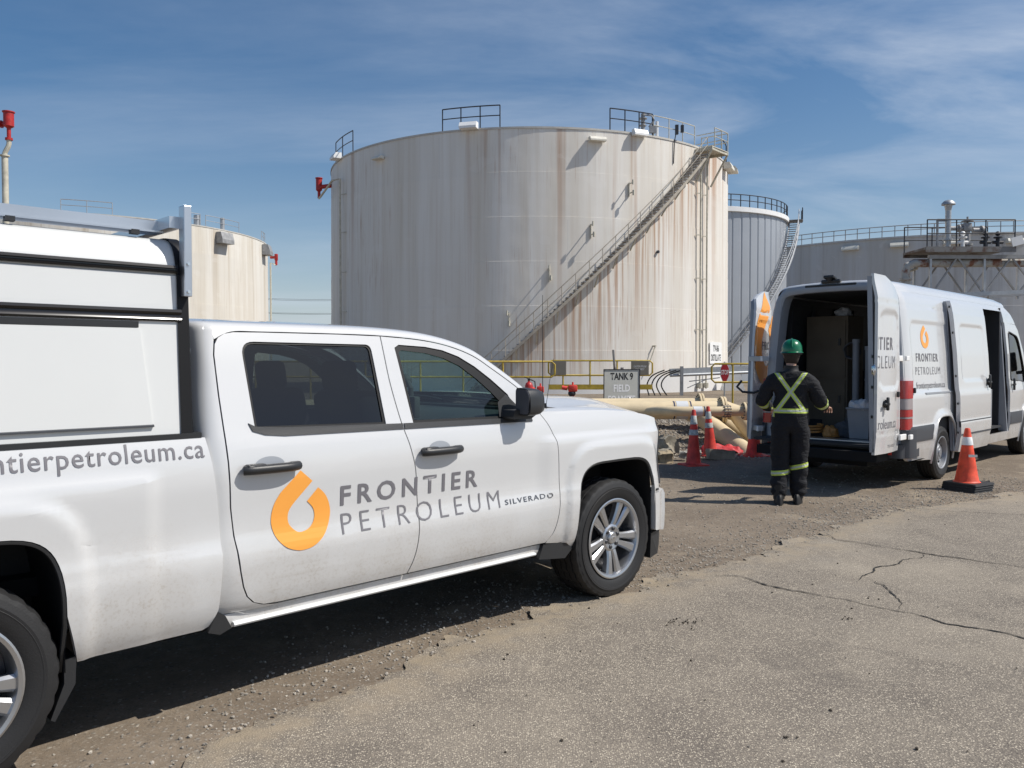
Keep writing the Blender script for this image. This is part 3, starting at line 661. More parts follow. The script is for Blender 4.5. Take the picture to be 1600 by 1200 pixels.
# ---- lettering on both sides
for sd_ in (-1,1):
    ff=lambda s,z,k=sd_: (s,k*(tw(s,z)+.0025),z)
    def mir(x0,x1): return (x0,x1)
    fm=ff if sd_<0 else (lambda s,z: (-3.25-s,tw(-3.25-s,z)+.0025,z))
    fm2=ff if sd_<0 else (lambda s,z: (-6.6-s,tw(-6.6-s,z)+.0025,z)); fm3=ff if sd_<0 else (lambda s,z: (-1.51-s,tw(-1.51-s,z)+.0025,z))
    bm=logo_bm(); decal('emblem',bm,(-2.448,.707,-2.133,1.085),fm,'logo_orange',truck)
    decal('lettering',text_bm('FRONTIER',1,1.42,.018),(-2.075,.887,-1.165,.987),fm,'letter_grey',truck)
    decal('lettering',text_bm('PETROLEUM',1,1.42,-.012),(-2.073,.747,-.998,.849),fm,'letter_light',truck)
    decal('lettering',text_bm('frontierpetroleum.ca',1,1.08,.004),(-3.70,1.158,-2.757,1.262),fm2,'letter_grey',truck)
    bo=decal('badge',text_bm('SILVERADO',1,1.25,.008),(-.957,.757,-.553,.787),fm3,'badge_metal',truck,.9,.9)
# ---- topper
topper=thing('cargo_topper','white box topper with black channel trims on the pickup bed','truck topper',TO,TA)
def tpw(z): return .935-.052*(z-1.28)
x0,x1=-4.72,-2.84
tp=MB(); pr=[(tpw(1.27)-.002,1.285),(tpw(1.6)-.002,1.6),(tpw(1.97),1.97)]+[(.893-.13*(1-math.cos(R(a)))-.001,1.975+.165*math.sin(R(a))) for a in range(0,91,9)]+[(.5,2.148),(.25,2.153),(0,2.155)]
full=[(-a,b) for a,b in pr]+[(a,b) for a,b in pr[::-1][1:]]
A=[tp.bm.verts.new((x0,a,b)) for a,b in full]; Bv=[tp.bm.verts.new((x1,a,b)) for a,b in full]; tp.bridge(A,Bv,False); tp.cap(A); tp.cap(Bv)
shell=tp.done('shell','topper_white',topper,40)
for s_ in (-1,1):
    # two black extruded channels: body, groove and highlight edge
    for (z0,z1,xe) in ((1.980,2.013,x1),(1.772,1.824,x1+.01)):
        zm=(z0+z1)/2; b=MB()
        b.prism([(tpw(zm)-.01,z0),(tpw(zm)+.010,z0),(tpw(zm)+.014,z0+.008),(tpw(zm)+.006,zm-.004),(tpw(zm)+.006,zm+.002),(tpw(zm)+.016,z1-.012),(tpw(zm)+.012,z1),(tpw(zm)-.01,z1)],lambda a,c:(x0,s_*a,c),lambda a,c:(xe,s_*a,c)); b.done('trim_channel','black_gloss',topper,30)
    b=MB(); b.prism([(tpw(1.755),1.742),(tpw(1.755)+.009,1.742),(tpw(1.755)+.009,1.768),(tpw(1.755),1.768)],lambda a,c:(x0,s_*a,c),lambda a,c:(-3.01,s_*a,c)); b.done('trim_channel','black_plastic',topper,30)
    # lift-up side door, a separate sheet
    dp=panel('side_door',rnd([(-4.6,1.335),(-2.965,1.335),(-3.005,1.74),(-4.6,1.74)],.003),lambda s,z,k=s_:(s,k*(tpw(z)+.007),z),'topper_white',topper,(),(0,-s_*.008,0),.5,.2)
    b=MB(); b.prism([(tpw(1.33),1.325),(tpw(1.33)+.012,1.325),(tpw(1.33)+.012,1.332),(tpw(1.33)+.006,1.336)],lambda a,c:(-4.6,s_*a,c),lambda a,c:(-2.96,s_*a,c)); b.done('drip_edge','strip_grey',topper,0)
    b=MB(); b.prism([(tpw(1.28)-.03,1.268),(tpw(1.28)+.016,1.268),(tpw(1.28)+.016,1.290),(tpw(1.28)-.03,1.292)],lambda a,c:(x0,s_*a,c),lambda a,c:(-2.76,s_*a,c)); b.done('rail_gasket','black_plastic',topper,0)
# black front edge that follows the shell's outline
b=MB(); off_=[(a+.006 if a>0 else a-.006 if a<0 else a,z+.006) for a,z in full]; inn=[(a*.94,1.285+(z-1.285)*.965) for a,z in full]
for X,Y in ((x1-.005,x1+.045),):
    a_=[b.bm.verts.new((X,p,q)) for p,q in off_]; c_=[b.bm.verts.new((Y,p,q)) for p,q in off_]; d_=[b.bm.verts.new((Y,p,q)) for p,q in inn]
    b.bridge(a_,c_,False); b.bridge(c_,d_,False)
b.done('front_edge','seal_black',topper,40)
b=MB(); b.box((x1+.012,0,1.70),(.03,1.66,.80)); b.done('front_wall','black_plastic',topper,0)
rack=thing('ladder_rack','silver aluminium ladder rack on the roof of the truck topper','ladder rack',TO,TA)
for s_ in (-1,1):
    b=MB(); b.bar((-4.68,s_*.74,2.195),(-2.86,s_*.74,2.195),.05,.048); b.bar((-4.68,s_*.765,2.166),(-2.86,s_*.765,2.166),.10,.008); b.done('side_rail','aluminium',rack,0)
    for x in (-4.4,-3.45,-2.98): 
        b=MB(); b.box((x,s_*.80,2.156),(.035,.03,.02)); b.done('rail_foot','black_plastic',rack,0)
    b=MB(); b.box((x1+.028,s_*.925,2.075),(.034,.055,.39),bev=.003); 
    st=b.done('upright','aluminium',rack,0)
    for z_ in (1.90,2.02): b=MB(); b.cyl((x1+.028,s_*.952,z_),(x1+.028,s_*.960,z_),.007,n=8); b.done('bolt','chrome',st)
for x in (-2.845,-4.4):
    b=MB(); b.bar((x,-.90,2.20),(x,.90,2.20),.05,.05); b.done('cross_bar','aluminium',rack,0)
# ---- antennas
for (n_,p0,p1,r_) in (('mast_antenna',(-.50,-.86,1.300),(-.52,-.875,2.02),.0032),('whip_antenna',(-.475,-.86,1.30),(-.40,-.86,1.62),.0022)):
    o=MB(); o.tube([p0,((p0[0]+p1[0])/2-.004,(p0[1]+p1[1])/2,(p0[2]+p1[2])/2),p1],[r_,r_*.8,r_*.5],n=6); o.cyl((p0[0],p0[1],p0[2]-.02),(p0[0],p0[1],p0[2]+.035),.012,.006,n=10); an=o.done(n_,'black_plastic',truck)
# ================================================================ cargo van
VO=(4.9591,11.7093,0); VA=R(45)
van=thing('cargo_van','white high roof cargo van with its rear doors and sliding side door standing open','van',VO,VA)
vtab=smooth_tab([(.28,.955),(.45,.985),(.56,.998),(.58,1.008),(.76,1.008),(.78,.996),(1.0,1.0),(1.15,.996),(1.22,.982),(1.30,.975),(1.7,.950),(2.15,.905),(2.30,.885),(2.42,.855),(2.50,.815)],.015)
def vrec(s,z,a,b,c,d,r=.12):
    # 1 inside a rounded rectangle
    dx=max(a+r-s,0,s-b+r); dz=max(c+r-z,0,z-d+r); q=math.hypot(dx,dz); return 1-sst(r-.022,r+.004,q)
def vw(s,z,rec=None,ex=0):
    w_=vtab(z)+ex
    if rec: w_-=.013*vrec(s,z,*rec)
    r=((abs(s-.30)/.43)**3.2+(max(0,z-.25)/.62)**3.2)**(1/3.2)
    if z<1.0: w_+=.030*(1-sst(1.02,1.16,r)) if rec is not None or True else 0
    w_-=.010*(1-sst(.0,.018,abs(z-2.32)))
    if s<-.80: w_-=.10*((-.80-s)/.2)**2*.5
    if s>3.9: w_-=.16*((s-3.9)/1.6)**2
    return w_
vback=lambda s:(0,-s*.035,0)
varch=[(.30+.43*math.copysign(abs(math.cos(PI*i/26))**(2/3.2),math.cos(PI*i/26)),.25+.62*abs(math.sin(PI*i/26))**(2/3.2)) for i in range(27)]
varch_f=[(a+4.33,b) for a,b in varch]
for sd_ in (-1,1):
    rec=(-.78,1.86,1.205,2.12)
    f=lambda s,z,k=sd_,rc=rec:(s,k*vw(s,z,rc),z)
    end=2.02 if sd_<0 else 3.46
    # side skin behind the sliding door opening
    side_=[(-.99,.50),(-.97,.40),(-.90,.34),(-.14,.30)]+[(a,b) for a,b in varch[::-1][1:-1]]+[(.74,.33),(end,.33),(end,2.50),(-.93,2.50),(-.97,2.2),(-.99,1.6)]
    panel('side_panel',side_,f,'van_paint',van,(),vback(sd_),.045,.03)
    # door jamb / opening surround
    if sd_<0:
        panel('sill',[(2.02,.33),(3.50,.33),(3.50,.47),(2.02,.47)],f,'van_paint',van,(),vback(sd_),.1,.05)
        panel('header',[(2.02,2.42),(3.49,2.42),(3.49,2.50),(2.02,2.50)],f,'van_paint',van,(),vback(sd_),.1,.03)
        b=MB(); b.prism([(3.44,.47),(3.50,.47),(3.50,2.42),(3.44,2.42)],lambda a,c:(a,-vtab(c)+.012,c),lambda a,c:(a,-vtab(c)+.14,c)); b.done('door_jamb','door_jamb',van,0)
        # sliding door, slid back and standing proud of the body
        e=.105; x0,x1=.62,2.06
        fd=lambda s,z:(s,-vw(9,z,None) -.0 if False else -(vtab(z)+e-.013*vrec(s,z,.80,1.93,1.325,2.12)-.010*(1-sst(0,.018,abs(z-2.32)))),z)
        dr=panel('sliding_door',rnd([(x0+.05,.345),(x1-.03,.345),(x1,1.2),(x1-.0,2.45),(x0,2.45),(x0,1.2)],[.03,.03,.0,.05,.03,0]),fd,'van_paint',van,(),(0,.055,0),.045,.03)
        b=MB(); b.prism([(x0+.006,.36),(x0+.05,.36),(x0+.05,2.44),(x0+.006,2.44)],lambda a,c:(a,-(vtab(c)+e-.05),c),lambda a,c:(a,-(vtab(c)+.015),c)); b.prism([(x0+.006,.36),(x1-.01,.36),(x1-.01,2.43),(x0+.006,2.43)],lambda a,c:(a,-(vtab(c)+e-.045),c),lambda a,c:(a,-(vtab(c)+e-.06),c)); b.done('door_frame','door_jamb',dr,0)
        for z_ in (.62,1.02,1.40,2.0,2.36): b=MB(); b.box((x0-.002,-(vtab(z_)+e-.03),z_),(.012,.018,.03)); b.done('latch','black_plastic',dr,0)
        b=MB(); b.prism([(x0+.05,.575),(x1-.012,.575),(x1-.010,.775),(x0+.015,.775)],lambda a,c:(a,-(vtab(c)+e+.004),c),lambda a,c:(a,-(vtab(c)+e-.02),c)); b.done('side_strip','strip_grey',dr,0)
        def vhandle(x,z,par,ee):
            h=MB(); y=-(vtab(z)+ee); h.ball((x,y-.012,z),.045,(1.1,.35,1.2),12,8); h.box((x,y-.035,z+.01),(.05,.03,.20),bev=.012); h.box((x+.02,y-.03,z-.005),(.17,.022,.035),bev=.01); h.done('door_handle','black_plastic',par,50)
        vhandle(x1-.12,1.30,dr,e)
        b=MB(); b.box((.78,-(vtab(1.2)+.004),1.185),(2.35,.018,.022)); b.done('slide_rail','door_jamb',van,0)
        for px_ in (2.70,): pass
    # lower grey strips
    st=[(-.94,.578),(-.17,.578),(-.155,.66),(-.115,.775),(-.94,.775)]
    panel('side_strip',st,lambda s,z,k=sd_:(s,k*(vw(s,z,())+.005),z),'strip_grey',van,(),vback(sd_),.05,.05)
    panel('side_strip',[(.765,.578),(end,.578),(end,.775),(.72,.775),(.75,.70)],lambda s,z,k=sd_:(s,k*(vw(s,z,())+.005),z),'strip_grey',van,(),vback(sd_),.08,.05)
    # seam above the shoulder
    # arch trim and liner
    for c,A_ in ((.30,varch),(4.63,varch_f)):
        lb=MB(); a1=[lb.bm.verts.new((a,sd_*.945,b)) for a,b in A_]; a2=[lb.bm.verts.new((a,sd_*.55,b)) for a,b in A_]; lb.bridge(a1,a2,False); lb.bm.faces.new(a2); lb.done('wheel_liner','rubber',van)
        lp=MB(); lp.tube([(a,sd_*(vw(a if c<1 else .3+(a-c),b,())-.008-(.03 if c>1 else 0)),b) for a,b in A_],.014,n=6); lp.done('arch_lip','van_paint',van,50)
    # tail lamp on the rear corner
    tl=thing('tail_light',None,None); tl.parent=van
    for z0,z1,mm in ((1.135,1.36,'red_lens'),(1.0,1.13,'lens_dull'),(.905,.995,'red_lens'),(.885,.90,'lens_dull'),(.745,.88,'red_lens')):
        b=MB(); b.prism(rnd([(-1.045,.86),(-1.045,.965),(-1.0,1.006),(-.865,1.018),(-.865,.93),(-1.0,.86)],[.0,.03,.05,.0,0,0],4),lambda a,c:(a,sd_*(c-.02),z0),lambda a,c:(a+(.02 if z1>1.3 and a>-.9 else 0),sd_*(c-.02-.005*(z1-z0)/.2),z1)); b.done('lens',mm,tl,50)
    # D pillar rear face
    b=MB(); pv=None
    for z_ in (.40,.8,1.36,1.37,1.7,2.15,2.3,2.42,2.50,2.56,2.61):
        w_=vtab(min(z_,2.5))-.05-(max(0,z_-2.50)*1.1); q=[b.bm.verts.new((x,sd_*y,z_)) for x,y in ((-.88,w_+.025),(-.97,w_+.015),(-1.0,w_-.005),(-1.015,w_-.06),(-1.0,w_-.12),(-.93,w_-.13),(-.80,w_-.13))]
        if pv: b.bridge(pv,q,False)
        pv=q
    b.done('rear_pillar','door_jamb',van,50)
    for z_ in (.66,1.64):
        b=MB(); b.box((-1.10,sd_*(vtab(z_)-.05),z_),(.20,.03,.07),bev=.006); b.box((-1.02,sd_*(vtab(z_)+.02),z_),(.10,.03,.060),bev=.006); b.done('door_hinge','white_flat',van,0)
    # front door, with window
    dd=[(3.50,.33),(4.22,.33),(4.26,.60),(4.36,.80),(4.62,.90),(4.80,1.02),(4.80,1.30),(4.62,1.75),(4.30,2.13),(4.15,2.22),(3.50,2.24)]
    wn_=rnd([(3.60,1.30),(4.62,1.25),(4.58,1.42),(4.22,2.02),(3.66,2.10)],[.05,.05,.08,.15,.07])
    fdr=panel('front_door',dd,lambda s,z,k=sd_:(s,k*vw(s,z,()),z),'van_paint',van,[wn_],vback(sd_),.08,.05)
    panel('window',wn_,lambda s,z,k=sd_:(s,k*(vw(s,z,())-.012),z),'glass_tint',fdr,(),(0,0,0),.2,.2)
    b=MB(); b.tube([(a,sd_*(vw(a,c,())+.001),c) for a,c in wn_],.012,n=6,closed=True); b.done('window_seal','black_plastic',fdr,50)
    panel('side_strip',[(3.505,.578),(4.24,.578),(4.32,.775),(3.505,.775)],lambda s,z,k=sd_:(s,k*(vw(s,z,())+.005),z),'strip_grey',fdr,(),vback(sd_),.1,.1)
    h=MB(); y=vtab(1.22); h.box((3.66,sd_*(y+.035),1.23),(.05,.03,.20),bev=.012); h.box((3.68,sd_*(y+.03),1.225),(.17,.022,.035),bev=.01); h.done('door_handle','black_plastic',fdr,50)
    panel('roof_side',[(3.46,2.24),(4.15,2.225),(3.98,2.38),(3.75,2.50),(3.46,2.50)],lambda s,z,k=sd_:(s,k*vw(s,z,()),z),'van_paint',van,(),vback(sd_),.08,.05)
    # front fender and nose side
    panel('fender',[(4.805,1.02),(4.805,1.30),(4.95,1.27),(5.35,1.14),(5.60,.98),(5.68,.75),(5.68,.34),(5.08,.32)]+varch_f[1:15][::1]+[(4.63,.90)],lambda s,z,k=sd_:(s,k*(vw(s,z,())),z),'van_paint',van,(),vback(sd_),.08,.08)
    m_=MB(); m_.box((4.55,sd_*1.13,1.62),(.10,.20,.34),bev=.04); m_.box((4.60,sd_*1.0,1.42),(.08,.16,.06),bev=.01); m_.done('wing_mirror','black_plastic',van,50)
# roof: cross-sections along the van
def vroof_row(x,zt,wt,z0,bmv):
    q=[]
    prof=[(1.0,0),(.985,.045),(.955,.085),(.90,.118),(.80,.142),(.55,.158),(.28,.165),(0,.168)]
    full=[(-a,h) for a,h in prof]+[(a,h) for a,h in prof[::-1][1:]]
    for a,h in full: q.append(bmv.bm.verts.new((x,a*wt,z0+h*zt)))
    return q
b=MB(); pv=None
for x,z0,zt in ((-.985,2.50,.80),(-.975,2.50,.92),(-.94,2.50,1.0),(-.5,2.50,1.02),(1.5,2.50,1.04),(3.0,2.50,1.03),(3.46,2.50,.98),(3.75,2.50,.78)):
    wq=vw(x,2.5,())+.001-(.0 if x>-.8 else .0)
    q=vroof_row(x,zt,wq,z0,b)
    if pv: b.bridge(pv,q,False)
    pv=q
b.done('roof','van_paint',van,50)
b=MB(); pv=None    # screen and header
for x,z_ in ((3.75,2.50),(3.98,2.385),(4.15,2.23),(4.30,2.13),(4.62,1.75),(4.80,1.30)):
    wq=vw(x,z_,()); q=[b.bm.verts.new((x+(.12 if x<4.1 else .30)*(1-(j/8)**2),wq*j/8,z_+(.13 if x<3.8 else .10 if x<4.1 else .04)*(1-(j/8)**4))) for j in range(-8,9)]
    if pv: b.bridge(pv,q,False)
    pv=q; 
    if x==4.15: keep=True
b.done('windscreen','black_gloss',van,50)
b=MB(); pv=None
for x,z_,k_ in ((4.80,1.30,.30),(5.05,1.22,.30),(5.35,1.14,.28),(5.60,.98,.22),(5.68,.75,.22),(5.68,.34,.22)):
    wq=vw(x,min(z_,1.0),()); q=[b.bm.verts.new((x+k_*(1-(j/8)**2),wq*j/8,z_+(.05 if z_>1 else 0)*(1-(j/8)**4))) for j in range(-8,9)]
    if pv: b.bridge(pv,q,False)
    pv=q
b.done('bonnet','van_paint',van,50)
for s_ in (-1,1): b=MB(); b.box((5.62,s_*.72,.92),(.20,.30,.30),Matrix.Rotation(s_*R(-22),4,'Z'),bev=.05); b.done('headlight','clear_lens',van)
b=MB(); b.box((5.87,0,.86),(.06,1.0,.26),bev=.02); b.done('grille','black_plastic',van); b=MB(); b.box((5.78,0,.45),(.30,1.7,.26),bev=.06); b.done('front_bumper','strip_grey',van,50)
# rear header, sill, bumper, step
b=MB(); pv=None
for x,k,dz in ((-.96,1,0),(-1.0,.985,-.005),(-1.015,.96,-.03),(-1.015,.94,-.075),(-1.0,.93,-.105),(-.93,.93,-.11)):
    prof=[(1.0,-.16),(.985,.0),(.955,.055),(.90,.095),(.80,.118),(.55,.132),(.28,.138),(0,.140)]; full=[(-a,h) for a,h in prof]+[(a,h) for a,h in prof[::-1][1:]]
    q=[b.bm.verts.new((x,a*.765*k,2.50+h+dz)) for a,h in full]
    if pv: b.bridge(pv,q,False)
    pv=q
b.done('rear_header','door_jamb',van,50)
b=MB(); b.prism(rnd([(-.95,-.985),(-1.10,-.93),(-1.13,-.6),(-1.13,.6),(-1.10,.93),(-.95,.985),(-.60,.99),(-.60,-.99)],[.04,.06,.05,.05,.06,.04,0,0]),lambda a,c:(a,c,.385),lambda a,c:(a*1.0,c,.555)); b.prism([(-.95,-1.002),(-.95,-.96),(-.42,-.96),(-.42,-1.006)],lambda a,c:(a,c,.34),lambda a,c:(a,c,.34)); b.done('rear_bumper','strip_grey',van,40)
for s_ in (-1,1):
    b=MB(); b.prism(rnd([(-.99,1.000),(-.97,1.012),(-.78,1.022),(-.78,.95),(-1.04,.92)],0),lambda a,c:(a,s_*c,.385),lambda a,c:(a,s_*(c-.005),.735)); b.done('bumper_end','strip_grey',van,40)
    b=MB(); b.box((-1.128,s_*.72,.455),(.02,.24,.055),bev=.005); b.done('reflector','red_reflector',van)
b=MB(); b.box((-.99,0,.565),(.24,1.56,.02)); b.done('rear_step','aluminium',van,0)
b=MB(); b.box((-1.13,0,.30),(.06,.07,.07)); b.box((-1.0,0,.29),(.3,1.1,.06)); b.done('tow_bar','dark_void',van,0)
b=MB(); b.box((-.975,.02,2.668),(.07,.26,.05),bev=.015); b.box((-1.01,.02,2.715),(.13,.15,.045),Matrix.Rotation(R(12),4,'Y'),bev=.02); b.cyl((-1.06,.02,2.69),(-1.03,.02,2.70),.03); b.done('reversing_camera','black_plastic',van,40)
b=MB(); b.box((-1.00,.02,2.615),(.04,.70,.035),bev=.012); b.done('lamp_housing','black_plastic',van,40)
# cargo bay
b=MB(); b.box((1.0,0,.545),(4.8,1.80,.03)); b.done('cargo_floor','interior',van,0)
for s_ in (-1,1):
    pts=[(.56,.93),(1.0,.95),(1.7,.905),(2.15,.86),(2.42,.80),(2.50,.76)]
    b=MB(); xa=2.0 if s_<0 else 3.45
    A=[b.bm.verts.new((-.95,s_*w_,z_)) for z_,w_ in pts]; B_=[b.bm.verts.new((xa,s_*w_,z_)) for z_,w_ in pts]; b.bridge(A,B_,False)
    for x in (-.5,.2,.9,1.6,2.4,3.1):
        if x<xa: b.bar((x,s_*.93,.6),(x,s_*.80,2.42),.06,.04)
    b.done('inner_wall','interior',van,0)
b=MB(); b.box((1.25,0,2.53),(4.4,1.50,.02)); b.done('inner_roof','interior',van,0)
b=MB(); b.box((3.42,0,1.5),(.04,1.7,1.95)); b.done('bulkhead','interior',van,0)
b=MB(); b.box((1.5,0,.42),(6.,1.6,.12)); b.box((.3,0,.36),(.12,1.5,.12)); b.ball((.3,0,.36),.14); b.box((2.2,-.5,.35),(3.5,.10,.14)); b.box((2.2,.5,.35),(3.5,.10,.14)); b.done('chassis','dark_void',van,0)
for c in (.30,4.63):
    for s_ in (-1,1): make_wheel('steel',.36,.235,.215,van,(c,s_*.865,.36),s_)
# rear doors: u = distance from the hinge, closed they meet on the centre line
def rear_door(name,s_,loc,ang,label=None):
    """s_=-1 right door, +1 left; local x = towards free edge, local -y = outside when s_=-1"""
    e=bpy.data.objects.new(name,None); COL.objects.link(e); e.parent=van; e.location=loc; e.rotation_euler=(0,0,ang); e['label']=label
    W=.77
    def edge(z): return .965-vtab(min(z,2.50))+max(0,(z-2.50))*1.5     # hinge side leans in with the body
    out=[(edge(z_)+.0,z_) for z_ in (.50,.8,1.2,1.6,1.9,2.15,2.35,2.45,2.50)]+[(edge(2.55)+.06,2.565),(edge(2.60)+.10,2.60),(W*.62,2.625),(W,2.635),(W,.50)]
    k=1 if s_<0 else 1
    dirn=-s_  # outside along local y: right door -> -? handled by caller rotation
    def f(a,z):
        o=.0
        rec=vrec(a,z,.06+edge(z),W-.06,1.27,2.20,.13); o-=.014*rec; o-=.012*(1-sst(0,.02,abs(z-2.30)))+.012*(1-sst(0,.02,abs(z-.74)))
        o+=.03*math.sin(PI*min(1,max(0,a/W)))-.05*sst(2.3,2.63,z)-.02*sst(.0,.3,.8-z)
        return (a,s_*(.045+o),z)
    sk=panel('door_skin',out,f,'van_paint',e,(),(0,-s_*.035,0),.04,.03)
    # inner face and folded edge
    b=MB(); inn=[(a+(.02 if a<W*.5 else -.0),z_+(.03 if z_<.6 else -.03 if z_>2.4 else 0)) for a,z_ in out]
    b.prism(inn,lambda a,z_:(a,s_*(.02-.05*sst(2.3,2.63,z_)),z_),lambda a,z_:(a,-s_*(.035+.05*sst(2.3,2.63,z_)),z_)); b.done('door_frame','door_jamb',e,0)
    return e,f
rd,frd=rear_door('rear_door',-1,(-1.17,-.895,0),R(180+3),'right rear door swung open square to the body')
# closed right door: x axis -> +y (world of van), outside = -x. Opened by 90 deg: x axis -> -x, outside -> -y
dl=lambda a,z: (frd(a,z)[0],frd(a,z)[1]*1.0-.004,z)
rd.rotation_euler=(0,0,R(180+2))
# after rotating by 180 the local +y faces -y of the van, so the outside must be local +y
for ch in list(rd.children): ch.scale=(1,-1,1)
def dec_r(name,bm,box,mt):
    a0,b0,a1,b1=box   # viewer sees the free edge on the left: mirror along x
    def g(a,z):
        aa=.77-a; p=frd(aa,z); return (aa,-(p[1]-.003),z)
    return decal(name,bm,(a0,b0,a1,b1),g,mt,rd)
def clipx(bm,x,keep_right=True):
    bmesh.ops.bisect_plane(bm,geom=bm.verts[:]+bm.edges[:]+bm.faces[:],dist=1e-5,plane_co=(x,0,0),plane_no=(1,0,0),clear_inner=keep_right,clear_outer=not keep_right); return bm
def part_text(txt,bold,frac0,sp=1.25,right=True):
    bm=text_bm(txt,1,sp,bold); xs=[v_.co.x for v_ in bm.verts]; x=min(xs)+(max(xs)-min(xs))*frac0
    return clipx(bm,x,right)
dec_r('lettering',part_text('FRONTIER',.018,.53),(.012,1.74,.47,1.89),'letter_grey')
dec_r('lettering',part_text('PETROLEUM',-.012,.46),(.008,1.52,.56,1.67),'letter_light')
dec_r('lettering',part_text('frontierpetroleum.ca',-.004,.52,1.0),(.02,.80,.58,.92),'letter_grey')
dec_r('lettering',text_bm('TSSA 4000105',1,1,0),(.33,.565,.60,.60),'letter_light')
b=MB(); b.ball((.752,.01,1.50),.045,(.6,.5,1.9),14,10); b.box((.78,0,1.50),(.02,.03,.10),bev=.005); b.done('lock','chrome',rd)
h=MB(); h.box((.58,.105,1.10),(.05,.03,.16),bev=.012); h.box((.58,.10,1.095),(.15,.022,.035),bev=.01); h.ball((.58,.075,1.10),.05,(1,.5,1),12,8); h.done('door_handle','black_plastic',rd,50)
for z_ in (1.66,1.30,.95): b=MB(); b.box((.773,-.01,z_),(.012,.02,.035)); b.done('latch','black_plastic',rd,0)
b=MB(); b.box((.18,.09,1.20),(.05,.03,.07),bev=.01); b.done('stop_buffer','black_plastic',rd,0)
# left door folded right round against the far side
ld,fld=rear_door('rear_door',1,(-1.10,1.13,0),R(9),'left rear door folded back along the far side')
for ch in list(ld.children): ch.scale=(1,-1,1)
def dec_l(name,bm,box,mt,off=.004):
    def g(a,z):
        p=fld(a,z); return (a,-(p[1]+off),z)
    return decal(name,bm,box,g,mt,ld)
lg=logo_bm(); dec_l('emblem',lg,(.03,1.22,1.0,2.62),'logo_orange')
# keep only what lies on the door
bm=clipx(text_bm('FRONTIER',1,1.3,.018),99); dec_l('lettering',part_text('FRONTIER',.018,.30,right=False),(.30,1.77,.62,1.89),'letter_grey',.006)
b=MB(); b.tube([(-1.10,1.26,1.33),(-1.16,1.30,1.24),(-1.18,1.20,1.17),(-1.14,1.05,1.16),(-1.05,.93,1.22),(-1.02,.89,1.36)],.017); b.done('check_strap','black_plastic',van)
for z_ in (.66,1.64):
    b=MB(); b.box((-1.07,1.05,z_),(.035,.24,.075),bev=.006); b.done('door_hinge','galvanised',van,0)
# lettering on the side
fs=lambda s,z:(s,-(vw(s,z,(-.78,1.86,1.205,2.12))+.003),z)
decal('emblem',logo_bm(),(-.40,1.775,-.10,2.08),fs,'logo_orange',van,.04,.03)
decal('lettering',text_bm('FRONTIER',1,1.30,.018),(-.62,1.60,.20,1.71),fs,'letter_grey',van,.04,.03)
decal('lettering',text_bm('PETROLEUM',1,1.30,-.010),(-.66,1.43,.26,1.53),fs,'letter_grey',van,.04,.03)
fs2=lambda s,z:(s,-(vw(s,z,(-.78,1.86,1.205,2.12))+.004),z)
decal('lettering',text_bm('frontierpetroleum.ca',1,1.0,.0),(-.66,1.225,.42,1.335),fs2,'letter_grey',van,.04,.03)
b=MB(); b.box((-.82,-1.0,1.235),(.05,.03,.07),bev=.012); b.done('stop_buffer','black_plastic',van,40)
b=MB(); b.tube([(-.90,-.984,2.50),(-.91,-.93,2.2),(-.93,-.96,1.7),(-.94,-.985,1.37)],.004,n=5); 
# cargo
def crate(name,lab,cat,loc,dim,m_,grp=None,extra=None):
    b=MB(); b.box((0,0,dim[2]/2),dim,bev=.01)
    for k in (-1,1): b.box((0,k*(dim[1]/2+.006),dim[2]*.85),(dim[0]*.9,.012,dim[2]*.1)); b.box((-dim[0]/2-.006,k*dim[1]*.4,dim[2]*.5),(.012,.05,dim[2]*.96))
    o=b.done(name,m_,None,0); o.location=loc2(loc); o.rotation_euler=(0,0,VA); tag(o,lab,cat,grp); return o
def loc2(p):
    c,s_=math.cos(VA),math.sin(VA); return (VO[0]+c*p[0]-s_*p[1],VO[1]+s_*p[0]+c*p[1],p[2])
def placed(name,lab,cat,p,rz=0,group=None): return thing(name,lab,cat,loc2(p),VA+rz,group)
cab=placed('storage_cabinet','tall plywood cabinet on the left inside the dark cargo bay','cabinet',(.25,.50,.562))
b=MB(); b.box((0,0,.85),(.55,.62,1.70),bev=.008); b.done('carcass','plywood',cab,0)
for k,(z_,h_) in enumerate(((.40,.74),(1.22,.82))):
    b=MB(); b.box((-.283,0,z_),(.016,.56,h_)); d_=b.done('door','plywood',cab,0); b=MB(); b.box((-.30,-.2,z_+.1),(.02,.03,.10)); b.done('handle','black_plastic',d_,0)
sh=placed('shelf_rack','dark metal shelf rack along the right wall of the cargo bay','shelf',(.9,-.62,.562))
for x in (-.9,0,.9):
    for y in (-.22,.22): b=MB(); b.box((x,y,.85),(.04,.04,1.7)); b.done('post','grey_metal',sh,0)
for z_ in (.30,.85,1.35,1.68): b=MB(); b.box((0,0,z_),(1.86,.48,.03)); b.done('shelf','grey_metal',sh,0)
